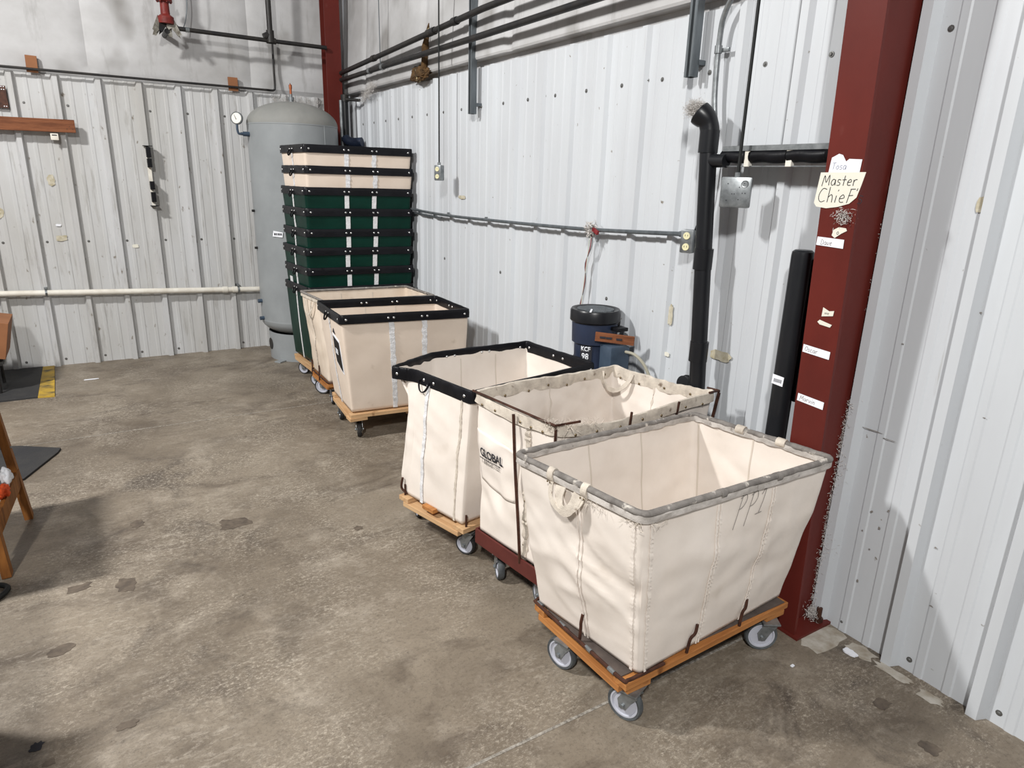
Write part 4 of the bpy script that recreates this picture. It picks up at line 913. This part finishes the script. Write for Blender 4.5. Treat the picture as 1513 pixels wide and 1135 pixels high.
# horizontal conduit and outlet box
CD = empty('conduit', (-.055, -2.9, 1.45), 'thin grey metal conduit running along the right wall to the outlet', 'conduit')
MB().tube(smooth_path([(-.055, -1.2, 1.47), (-.055, -1.613, 1.457), (-.055, -2.3, 1.442), (-.055, -2.967, 1.446), (-.055, -4.02, 1.463), (-.055, -4.80, 1.496)], 6), .0105, 10).build('tube', 'strut_steel', CD, True)
MB().tube([(-.03, -1.62, 1.425), (-.03, -2.2, 1.412)], .006, 8).build('lower_wire', 'strut_steel', CD, True)
for k in range(10):
    y = -4.39+.2916*(k-.0) ; 
    if y < -1.7 and k % 2: MB().box((-.042, y, 1.452), (.018, .014, .024), None, .002).build('strap_clip', 'galvanised', CD)
def outlet_box(name, c, n, wd, ht, dp, label, up=(0, 0, 1), face='duplex', cat='outlet box'):
    R = empty(name, c, label, cat); mt = face_wall(c, n, up)
    MB().box((0, 0, 0), (wd, ht, dp), None, .008).build('x', 'galvanised')
    o = bpy.context.view_layer.objects.active
    o = [q for q in bpy.data.objects if q.name == 'x'][0]; o.data.transform(Matrix.Translation(-V(c)) @ mt); o.name = 'box'; o.parent = R
    o.data.polygons.foreach_set('use_smooth', [True]*len(o.data.polygons)); o.data.set_sharp_from_angle(angle=.6)
    if face == 'duplex':
        for s_ in (-1, 1):
            f = MB().lathe([(0, .004), (.0155, .004), (.0165, .0)], 20, mt @ Matrix.Translation((0, s_*ht*.235, dp/2))).build('receptacle', 'ivory', R, True)
            for dx in (-.006, .006): MB().prism([(dx-.001, -.004), (dx+.001, -.004), (dx+.001, .004), (dx-.001, .004)], .0006, mt @ Matrix.Translation((0, s_*ht*.235+.002, dp/2+.004))).build('slot', 'ink', f)
    else:
        for (x, y) in ((-.03, .03), (.028, .032), (-.012, -.006), (-.004, -.006), (.024, -.003), (.034, -.003), (.012, -.026), (.012, .018), (-.03, -.03)):
            MB().lathe([(0, .001), (.0022, .001), (.0022, .0)], 8, mt @ Matrix.Translation((x*wd/.11, y*ht/.11, dp/2))).build('knockout', 'ink', R)
        MB().lathe([(.010, .001), (.013, .0015), (.015, .0)], 16, mt @ Matrix.Translation((wd*.27, ht*.27, dp/2))).build('ring', 'galvanised', R)
    return R
outlet_box('outlet_box', (-.065, -4.845, 1.468), (-.93, -.37, 0), .060, .105, .05, 'grey metal outlet box with two ivory sockets at the end of the conduit')
MB().tube([(-.055, -4.78, 1.495), (-.058, -4.822, 1.496)], .014, 10).build('connector', 'strut_steel', CD, True)
tag(MB().tube(smooth_path([(-.055, -4.865, 1.51), (-.05, -4.88, 1.56), (-.045, -4.905, 1.66), (-.035, -4.915, 1.8), (-.03, -4.915, 1.95)], 6), .004, 8).build('cable', 'black_cable', None, True), 'thin black cable rising from the ivory socket box behind the pipe', 'cable')
# vertical conduit
VC = empty('conduit', (-.045, -4.90, 2.0), 'bent grey conduit rising up the wall above the drain pipe', 'conduit')
MB().tube(smooth_path([(-.045, -4.925, 1.90), (-.045, -4.895, 2.05), (-.045, -4.885, 2.20), (-.045, -4.885, 2.30), (-.05, -4.90, 2.385), (-.06, -4.96, 2.46), (-.07, -5.07, 2.515), (-.08, -5.25, 2.55)], 6), .0115, 12).build('tube', 'galvanised', VC, True)
MB().tube([(-.045, -4.884, 2.245), (-.045, -4.884, 2.275)], .016, 12).box((-.03, -4.905, 2.258), (.012, .05, .016), None, .002).build('strap', 'galvanised', VC, True)
# hanging boxes on cords
def hanging(x, y, z, top, wd, ht, dp, n, label, face, cr, clabel):
    R = outlet_box('hanging_box', (x, y, z), n, wd, ht, dp, label, face=face, cat='electrical box')
    MB().tube([(x, y, z+ht/2), (x, y, z+ht/2+.018)], .012, 10).build('cord_grip', 'galvanised', R, True)
    MB().tube([(x, y, z+ht/2+.012), (x+.0, y, (z+top)/2), (x, y, top)], cr, 8).build('cord', 'black_cable', R, True)
    return R
hb = hanging(-.16, -5.165, 1.690, 4.9, .118, .118, .045, (-.80, -.60, .05), 'large blank grey junction box hanging on a black cord near the column', 'blank', .0065, '')
hs = hanging(-.16, -2.435, 1.747, 4.9, .058, .108, .05, (-.86, -.50, 0), 'small grey socket box hanging on a cord between struts and stack', 'duplex', .0055, '')
# rag of wires where the conduit is tied
WR = empty('wire_bundle', (-.06, -4.10, 1.46), 'red and pale wires dangling from the conduit above the blue separator', 'wires')
for k, (m, dx) in enumerate((('wire_red', 0), ('wire_white', .008), ('galvanised', -.006))):
    MB().tube(smooth_path([(-.062, -4.13+dx, 1.47), (-.06, -4.125+dx*2, 1.38), (-.065, -4.10-dx, 1.28), (-.06, -4.095+dx, 1.18), (-.07, -4.08-dx, 1.05)], 5), .0028, 6).build('wire', m, WR, True)
fuzz('tied_rag', [(-.07, -4.13, 1.475), (-.07, -4.14, 1.46)], 140, .012, WR, 'lint', .035, 12, .003)
MB().box((-.068, -4.17, 1.462), (.015, .05, .022), Matrix.Rotation(.4, 3, 'X'), .003).build('red_tie', 'wire_red', WR)
# black pipes under the insulation
def rail(z, label, y0, ym, zm):
    R = empty('gas_pipe', (-.13, y0, z), label, 'pipe')
    pts = [(-.13, -.15, z), (-.13, ym, zm), (-.13, -9, zm+(zm-z)*.2)]
    MB().tube([(-.13, -.22, z), (-.13, -3, zm), (-.13, -5.55, zm)], .020, 14).build('tube', 'black_pipe', R, True)
    return R
ra = rail(2.645, 'upper of the two long black pipes along the right wall', -.2, -3, 2.725); rb = rail(2.585, 'lower of the two long black pipes along the right wall', -.2, -3, 2.575)
for y, r_ in ((-2.28, ra), (-2.22, ra), (-2.62, ra), (-1.1, ra)): 
    zz = 2.645+(2.725-2.645)*(-y-.22)/2.78; MB().tube([(-.13, y-.03, zz), (-.13, y+.03, zz)], .026, 12).build('coupling', 'black_pipe', r_, True)
for y in (-1.3, -1.0): MB().tube([(-.13, y-.02, 2.582), (-.13, y+.02, 2.582)], .025, 12).build('coupling', 'galvanised', rb, True)
hw = empty('hanger_wire', (-.14, -1.2, 2.56), 'thin hanger wire dropping to the lower black pipe near the corner', 'wire')
MB().tube([(-.13, -1.25, 2.56), (-.12, -1.22, 3.2), (-.12, -1.2, 4.9)], .004, 6).build('wire', 'strut_steel', hw, True)
# torn insulation
TI = empty('torn_insulation', (-.04, -1.9, 2.5), 'torn brown insulation lump hanging where the wall lining has split', 'insulation')
bm = bmesh.new(); bmesh.ops.create_icosphere(bm, subdivisions=5, radius=1)
for v in bm.verts:
    n = v.co.copy(); k = 1+.35*noise.noise(n*2.2)+.18*noise.noise(n*6); v.co = V((-.055+n.x*.035*k, -1.90+n.y*.16*k, 2.475+n.z*.055*k*(1+.4*n.y)))-V((-.04, -1.9, 2.5))
me = bpy.data.meshes.new('lump'); bm.to_mesh(me); bm.free(); link('lump', me, TI, 'torn_brown', True)
MB().tube(smooth_path([(-.07, -2.0, 2.49), (-.075, -2.02, 2.62), (-.07, -2.05, 2.72), (-.06, -2.06, 2.80)], 5), [.03, .03, .028, .026, .024, .028, .03, .026, .022, .02, .018, .016, .012, .01, .006, .004], 8, flat=.35).build('torn_strip', 'torn_brown', TI, True)
tag(fuzz('wall_lint', [(-.03-.01*k, -.55-.06*k, 2.40+.01*k) for k in range(8)]+[(-.72+.08*k, -.03, 2.38) for k in range(9)], 4000, .02, None, 'lint', .022, 17, .0007), 'grey dust lint clinging above the corner panels', 'lint', kind='stuff')
tag(fuzz('column_lint', [(-.020, -5.715+.008*math.sin(z*20), .1+z) for z in [i*.04 for i in range(22)]*3]+[(-.005, -5.70, 1.3+i*.05) for i in range(8)]+[(col_x(1.62)-.002, -5.735+.008*i, 1.630) for i in range(3)]+[(-.06, -5.735, .03+.01*i) for i in range(4)], 9000, .012, None, 'lint', .013, 19, .0008), 'whitish lint stuck along the edge of the red column', 'lint', kind='stuff')
# corner drain with elbow
CP = empty('drain_pipe', (-.155, -.36, 0), 'black drain pipe in the corner to the right of the grey tank', 'pipe')
MB().tube([(-.15, -.38, 0), (-.15, -.36, 2.40)], .030, 18).build('pipe_body', 'black_plastic', CP, True)
MB().tube([(-.19, -.36, 1.6), (-.19, -.36, 2.39)], .016, 12).build('side_tube', 'galvanised', CP, True)
MB().tube([(-.15, -.36, 2.38), (-.15, -.36, 2.44)], .038, 18).tube([(-.16, -.38, 2.40), (-.05, -.5, 2.39)], .014, 10).build('upper_fitting', 'black_pipe', CP, True)
MB().tube(smooth_path([(-.17, -.40, 2.06), (-.16, -.42, 2.03), (-.11, -.46, 2.015), (-.05, -.52, 2.02)], 5), .042, 14).build('elbow', 'blue_paint', CP, True)

# ------------------------------------------------------------------ blue oil separator
S = empty('oil_separator', (-.145, -4.30, .5), 'blue cylindrical separator with black grille lid against the right wall', 'separator')
ms = Matrix.Translation((-.145, -4.31, 0))
MB().lathe([(0, .35), (.085, .35), (.092, .38), (.104, .86), (.104, .885), (.118, .895), (.122, .995), (.118, 1.03), (0, 1.03)], 44, ms).build('canister', 'blue_paint', S, True)
MB().lathe([(.10, 1.005), (.128, 1.005), (.134, 1.012), (.134, 1.062), (.128, 1.072), (.112, 1.070), (.105, 1.064), (0, 1.064)], 44, ms).build('lid', 'black_plastic', S, True)
mb = MB()
for i in range(-8, 9):
    x = i*.0105; h = math.sqrt(max(0, .098**2-x*x)); mb.box((-.145+x, -4.31, 1.068), (.0035, 2*h, .006)); mb.box((-.145, -4.31+x, 1.068), (2*h, .0035, .005))
mb.build('grille', 'strut_steel', S)
MB().box((-.215, -4.36, 1.0725), (.010, .09, .0015), Matrix.Rotation(-.75, 3, 'Z')).build('lid_sticker', 'paper', S)
an = math.radians(234)
def cyl(x, y, o=0.0, a0=None, z0=.905, r0=.1065):
    a = math.radians(a0)+x/.10; rr_ = .096+.008*(y+z0-.5)/.36+.0035+o; return V((-.145+rr_*math.cos(a), -4.31+rr_*math.sin(a), z0+y))
lab = lambda x, y, o=0.0: cyl(x, y, o, 196, .815)
vs = []; fs = []
for j in range(2):
    for i in range(9): vs.append(lab(-.006+.062*i/8, -.035+.112*j, .0))
for j in range(2):
    for i in range(9): vs.append(lab(-.006+.062*i/8, -.035+.112*j, -.004))
for i in range(8): fs += [(i, i+1, i+10, i+9), (18+i, 18+i+9, 18+i+10, 18+i+1)]
lbl = MB().add(vs, fs).build('label', 'ink', S)
write_print('KCF', .034, lambda x, y, o=0: lab(-.001+x*.80, .044+y, .002+o), 'white_print', S, bold=.0012)
write_print('98', .046, lambda x, y, o=0: lab(.004+x*.82, -.001+y, .002+o), 'white_print', S, bold=.0012)
write_print('SEPARATOR'[:0] or 'kcf 98', .014, lambda x, y, o=0: lab(.0+x, -.014+y, .002+o), 'white_print', S) if False else None
MB().box((-.135, -4.475, .80), (.12, .11, .22), Matrix.Rotation(-.1, 3, 'Z'), .016).build('control_box', 'blue_grey_paint', S, True)
MB().beam((-.225, -4.42, .950), (-.09, -4.57, .942), .012, .048, bev=.002).build('brown_strap', 'wood_brown', S)
for t in (.2, .36, .62): MB().box(V((-.225, -4.42, .950)).lerp(V((-.09, -4.57, .942)), t)+V((-.006, -.005, 0)), (.03, .004, .010), Matrix.Rotation(-.86, 3, 'Z')).build('strap_slot', 'ink', S)
MB().box((-.10, -4.46, .985), (.07, .06, .02), None, .004).build('cap', 'black_vinyl', S, True)
MB().box((-.022, -4.31, .72), (.044, .10, .30), None, .002).build('wall_bracket', 'blue_grey_paint', S)
MB().tube(smooth_path([(-.11, -4.53, .88), (-.10, -4.60, .875), (-.08, -4.66, .82), (-.07, -4.70, .72), (-.07, -4.71, .5)], 6), .008, 8).build('hose', 'hose_tan', S, True)
for dy in (0, .045): MB().tube([(-.10, -4.20+dy*.4, .90), (-.07, -4.06+dy, .70), (-.06, -4.0+dy, .5)], .004, 6).build('prop_rod', 'black_pipe', S, True)
tag(MB().lathe([(0, .003), (.014, .003), (.014, 0)], 18, orient((-.0005, -4.68, .80), (-1, 0, 0))).build('cable_hole', 'dark_gap', wall_right), None)
tag(MB().tube([(-.01, -4.93, .80), (-.10, -4.93, .82)], .034, 20).tube([(-.06, -4.93, .81), (-.072, -4.93, .812)], .042, 20).build('pipe_stub', 'black_plastic', None, True), 'short black pipe stub on the wall left of the drain pipe foot', 'pipe')

# ------------------------------------------------------------------ things on the back wall
wb = MB().box((-2.79, -.085, 2.03), (.84, .04, .100), Matrix.Rotation(-.010, 3, 'Y'), .003).build('wood_board', 'wood_brown'); tag(wb, 'long reddish brown board fixed across the ribs of the back wall', 'board')
for k in range(3): MB().tube([(-2.43+.02*k, -.106, 2.01+.02*(k % 2)), (-2.43+.02*k, -.103, 2.01+.02*(k % 2))], .003, 6).build('nail', 'black_pipe', wb)
MB().box((-2.99, -.05, 2.0), (.06, .04, .06)).box((-2.46, -.05, 2.03), (.05, .04, .06)).build('spacer', 'wood_brown', wb)
wp = MB().box((-2.525, -.085, 1.945), (.056, .045, .052), None, .006).build('plastic_clip', 'white_pipe', None, True); tag(wp, 'small white plastic holder under the brown board', 'clip')
MB().box((-2.525, -.109, 1.958), (.034, .003, .007)).build('slot', 'ink', wp)
pp = MB().box((-2.86, -.036, 2.23), (.115, .006, .165), None, .001).build('metal_plate', 'rust_rod'); tag(pp, 'dark brown punched metal plate high on the back wall', 'plate')
for x in (-2.815, -2.83): 
    for z in (2.305, 2.285, 2.16): MB().lathe([(0, .001), (.004, .001), (.004, 0)], 10, orient((x, -.0392, z), (0, -1, 0))).build('hole', 'paper', pp)
tag(MB().box((-2.603, -.045, 2.49), (.078, .022, .125), Matrix.Rotation(.03, 3, 'Y'), .002).build('wood_block', 'cardboard'), 'orange-brown wood block behind the thin pipe, the left one', 'wood block')
tag(MB().box((-1.088, -.045, 2.478), (.082, .022, .115), None, .002).build('wood_block', 'cardboard'), 'orange-brown wood block behind the thin pipe, the right one', 'wood block')
tp_ = MB().tube([(-8, -.072, 2.44), (-2.8, -.072, 2.450), (-.77, -.072, 2.452)], .0095, 10).tube(smooth_path([(-.80, -.072, 2.452), (-.735, -.072, 2.455), (-.722, -.072, 2.49), (-.722, -.072, 2.6)], 5), .0095, 10).tube([(-.722, -.072, 2.58), (-.72, -.072, 2.86)], .0095, 10)
tag(tp_.build('air_pipe', 'black_pipe', None, True), 'thin dark pipe running along the top edge of the back wall', 'pipe')
bp = MB().tube([(-1.55, -.25, 2.850), (-.70, -.25, 2.846), (-.27, -.25, 2.846)], .018, 14).build('fire_pipe', 'black_pipe', None, True); tag(bp, 'horizontal black pipe between the red valve and the corner column', 'pipe')
MB().tube([(-1.47, -.25, 2.85), (-1.44, -.25, 2.85)], .0205, 14).build('coupling', 'galvanised', bp, True)
MB().tube([(-.775, -.25, 2.846), (-.775, -.25, 4.9)], .024, 14).build('riser', 'black_pipe', bp, True)
MB().tube([(-.775, -.25, 2.83), (-.775, -.25, 2.93)], .034, 14).tube([(-.775, -.25, 2.90), (-.83, -.25, 2.87)], .030, 12).tube([(-.81, -.25, 2.846), (-.73, -.25, 2.846)], .026, 12).build('elbow', 'black_pipe', bp, True)
RVv = empty('fire_valve', (-1.60, -.25, 2.8), 'red flanged valve with ragged insulation high on the back wall', 'valve')
MB().lathe([(.036, 0), (.058, .0), (.062, .05), (.036, .07), (.034, .16), (.062, .165), (.062, .185), (.034, .19), (.036, .5), (.036, 2.0)], 20, Matrix.Translation((-1.612, -.25, 2.875))).build('body', 'red_valve', RVv, True)
for a in range(6): c = V((-1.612+.05*math.cos(a), -.25+.05*math.sin(a), 3.03)); MB().tube([c, c+V((0, 0, .05))], .007, 6).build('bolt', 'red_valve', RVv)
rr = random.Random(4)
for k in range(9):
    a = k*.7; c = V((-1.612, -.23, 2.89)); d = V((math.cos(a)*.11, -.03+.03*math.sin(a*2), -.05-.06*abs(math.sin(a*1.3))))
    p = c+d; q = c+V((d.x*.3, -.02, .02)); s_ = V((.03, 0, .03*rr.uniform(-1, 1)))
    MB().add([q-s_, q+s_, p+s_*.6, p-s_*.3, q-s_+V((0, .006, 0)), q+s_+V((0, .006, 0)), p+s_*.6+V((0, .006, 0)), p-s_*.3+V((0, .006, 0))], [(0, 1, 2, 3), (7, 6, 5, 4), (0, 4, 5, 1), (1, 5, 6, 2), (2, 6, 7, 3), (3, 7, 4, 0)]).build('torn_foil', 'foil' if k % 3 else 'black_pipe', RVv)
MB().tube(smooth_path([(-1.48, -.24, 2.87), (-1.45, -.2, 2.95), (-1.43, -.2, 3.1), (-1.44, -.2, 3.4)], 5), .004, 6).build('tag_wire', 'strut_steel', RVv, True)
MB().tube([(-1.612, -.25, 2.82), (-1.612, -.02, 2.82)], .022, 10).build('wall_stub', 'black_pipe', RVv, True)
WPp = empty('water_pipe', (-2.0, -.065, .63), 'white plastic pipe running low along the back wall into the tank side', 'pipe')
MB().tube([(-6, -.062, .775), (-2.78, -.062, .664), (-1.28, -.062, .608), (-.99, -.062, .597)], .025, 16).build('tube', 'white_pipe', WPp, True)
for x in (-1.325, -1.235): 
    z = .664+(x+2.78)*(-.056/1.5); MB().tube([(x-.022, -.062, z+.001), (x+.022, -.062, z-.001)], .031, 16).build('coupling', 'white_pipe', WPp, True)
for x in (-2.765, -1.20): 
    z = .664+(x+2.78)*(-.056/1.5); MB().tube([(x, -.094, z), (x, -.03, z+.034)], .006, 6).box((x, -.03, z+.04), (.026, .06, .018), None, .002).tube([(x-.008, -.062, z), (x+.008, -.062, z)], .0275, 14).build('pipe_hanger', 'galvanised', WPp, True)
# magnetic bar with black segments, seen nearly edge-on
TR = empty('tool_rack', (-1.85, -.07, 1.65), 'upright black and white segmented rack on the back wall', 'rack')
MB().box((-1.853, -.052, 1.65), (.030, .020, .50), None, .002).build('rail', 'white_pipe', TR)
for z, h in ((1.855, .085), (1.765, .075), (1.575, .070), (1.475, .085)): MB().box((-1.850, -.085, z), (.036, .060, h), None, .003).build('holder', 'black_vinyl', TR)
MB().box((-1.850, -.075, 1.907), (.075, .07, .006)).build('end_cap', 'black_vinyl', TR); MB().box((-1.850, -.075, 1.398), (.065, .07, .006)).build('end_cap', 'black_vinyl', TR)

# ------------------------------------------------------------------ left edge of the frame
mz = MB().prism([(-4.2, -.03), (-2.885, -.03), (-2.885, -1.0), (-4.2, -1.0)], .012, Matrix()).build('floor_mat', 'rubber_mat'); tag(mz, 'black rubber mat with a worn yellow edge against the back wall', 'mat')
MB().prism([(-2.885, -.03), (-2.80, -.03), (-2.775, -1.02), (-2.885, -1.0)], .010, Matrix()).build('yellow_border', 'mat_yellow', mz)
tag(MB().prism([(-4.2, -1.62), (-2.93, -2.1), (-2.715, -2.25), (-2.73, -2.32), (-2.885, -2.68), (-4.0, -3.1)], .012, Matrix()).build('floor_mat', 'rubber_mat'), 'plain dark rubber mat with a pointed corner beside the wooden trestle', 'mat')
tag(patch('litter', 'z', (-2.53, -.62, .002), .12, .02, 'paper', 'thin white scrap lying on the floor by the yellow-edged mat', 'litter', 41, th=.004), None)
tag(patch('litter', 'z', (-.36, -5.87, .002), .018, .012, 'paper', 'tiny white scrap on the floor by the nearest cart wheel', 'litter', 42, th=.003), None)
tag(patch('litter', 'z', (-.10, -5.935, .002), .035, .06, 'paper', 'crumpled clear wrapper on the floor near the red column base', 'litter', 43, th=.006), None)
W = empty('work_table', (-3.3, -3.5, 0), 'rough brown wooden trestle table cut off by the left edge', 'table')
def leg(f, t): MB().beam(f, t, .062, .036, up=(1, 0, .2), bev=.003).build('leg', 'wood_leg', W)
leg((-2.835, -3.20, .0), (-2.90, -3.24, .76)); leg((-2.885, -3.775, .0), (-2.93, -3.72, .76)); leg((-4.0, -3.20, 0), (-3.9, -3.25, .76)); leg((-4.0, -3.8, 0), (-3.9, -3.7, .76))
MB().beam((-2.845, -3.215, .235), (-2.915, -3.74, .17), .02, .085, bev=.002).build('brace', 'wood_leg', W)
MB().box((-3.47, -3.50, .775), (1.16, .74, .035), None, .003).build('table_top', 'wood_leg', W)
MB().tube([(-2.845, -3.24, .40), (-2.90, -3.24, .40)], .006, 8).build('eye_hook', 'galvanised', W, True)
shadow_table = empty('work_table', (-3.5, -5.3, 0), 'added table out of view left of the frame, there only to shadow the bottom left corner', 'table')  # unseen table, added only to cast the floor shadow in this corner
MB().box((-3.53, -5.36, .735), (1.14, 1.38, .035), None, .003).build('table_top', 'wood_leg', shadow_table)
for x in (-4.05, -3.02):
    for y in (-6.0, -4.72): MB().box((x, y, .359), (.06, .06, .718), None, .003).build('leg', 'wood_leg', shadow_table)
def rag(name, c, r, m, label, seed):
    bm = bmesh.new(); bmesh.ops.create_icosphere(bm, subdivisions=4, radius=1)
    for v in bm.verts: n = v.co.copy(); k = 1+.45*noise.noise(n*1.8+V((seed, 0, 0)))+.15*noise.noise(n*5); v.co = V((n.x*r[0]*k, n.y*r[1]*k, n.z*r[2]*k))
    me = bpy.data.meshes.new(name); bm.to_mesh(me); bm.free(); o = link(name, me, None, m, True); o.location = c; tag(o, label, 'cloth')
    me.transform(Matrix.Translation((0, 0, -min(v.co.z for v in me.vertices)))); return o
rag('rag', (-2.883, -3.475, .243), (.026, .05, .026), 'orange_cloth', 'bright orange rag lying on the trestle brace', 1)
rag('rag', (-2.872, -3.37, .254), (.022, .042, .040), 'white_cloth', 'white rag lying on the trestle brace behind the orange rag', 5)
tag(MB().tube(smooth_path([(-3.3, -3.86, .012), (-3.0, -3.84, .012), (-2.90, -3.87, .012), (-2.875, -3.925, .012), (-2.93, -3.99, .012), (-3.1, -4.02, .012), (-3.4, -4.02, .012)], 6), .011, 10).build('air_hose', 'black_cable', None, True), 'black hose looped on the floor under the trestle table', 'hose')
cb = MB().box((-3.27, -.62, .475), (.50, .42, .28), Matrix.Rotation(math.radians(12), 3, 'Y'), .003).build('cardboard_box', 'cardboard'); tag(cb, 'brown cardboard box at the left edge above the yellow-edged mat', 'box')
ct = empty('hand_cart', (-3.3, -.62, 0), 'low dark metal stand carrying the brown box', 'stand')
MB().box((-3.30, -.62, .25), (.44, .40, .03), None, .003).build('platform', 'black_pipe', ct)
for x in (-3.46, -3.13):
    for y in (-.78, -.46): MB().tube([(x, y, .012), (x, y, .24)], .012, 8).build('leg', 'black_pipe', ct)
MB().box((-3.075, -.70, .25), (.02, .06, .05), None, .003).build('bracket', 'galvanised', ct)
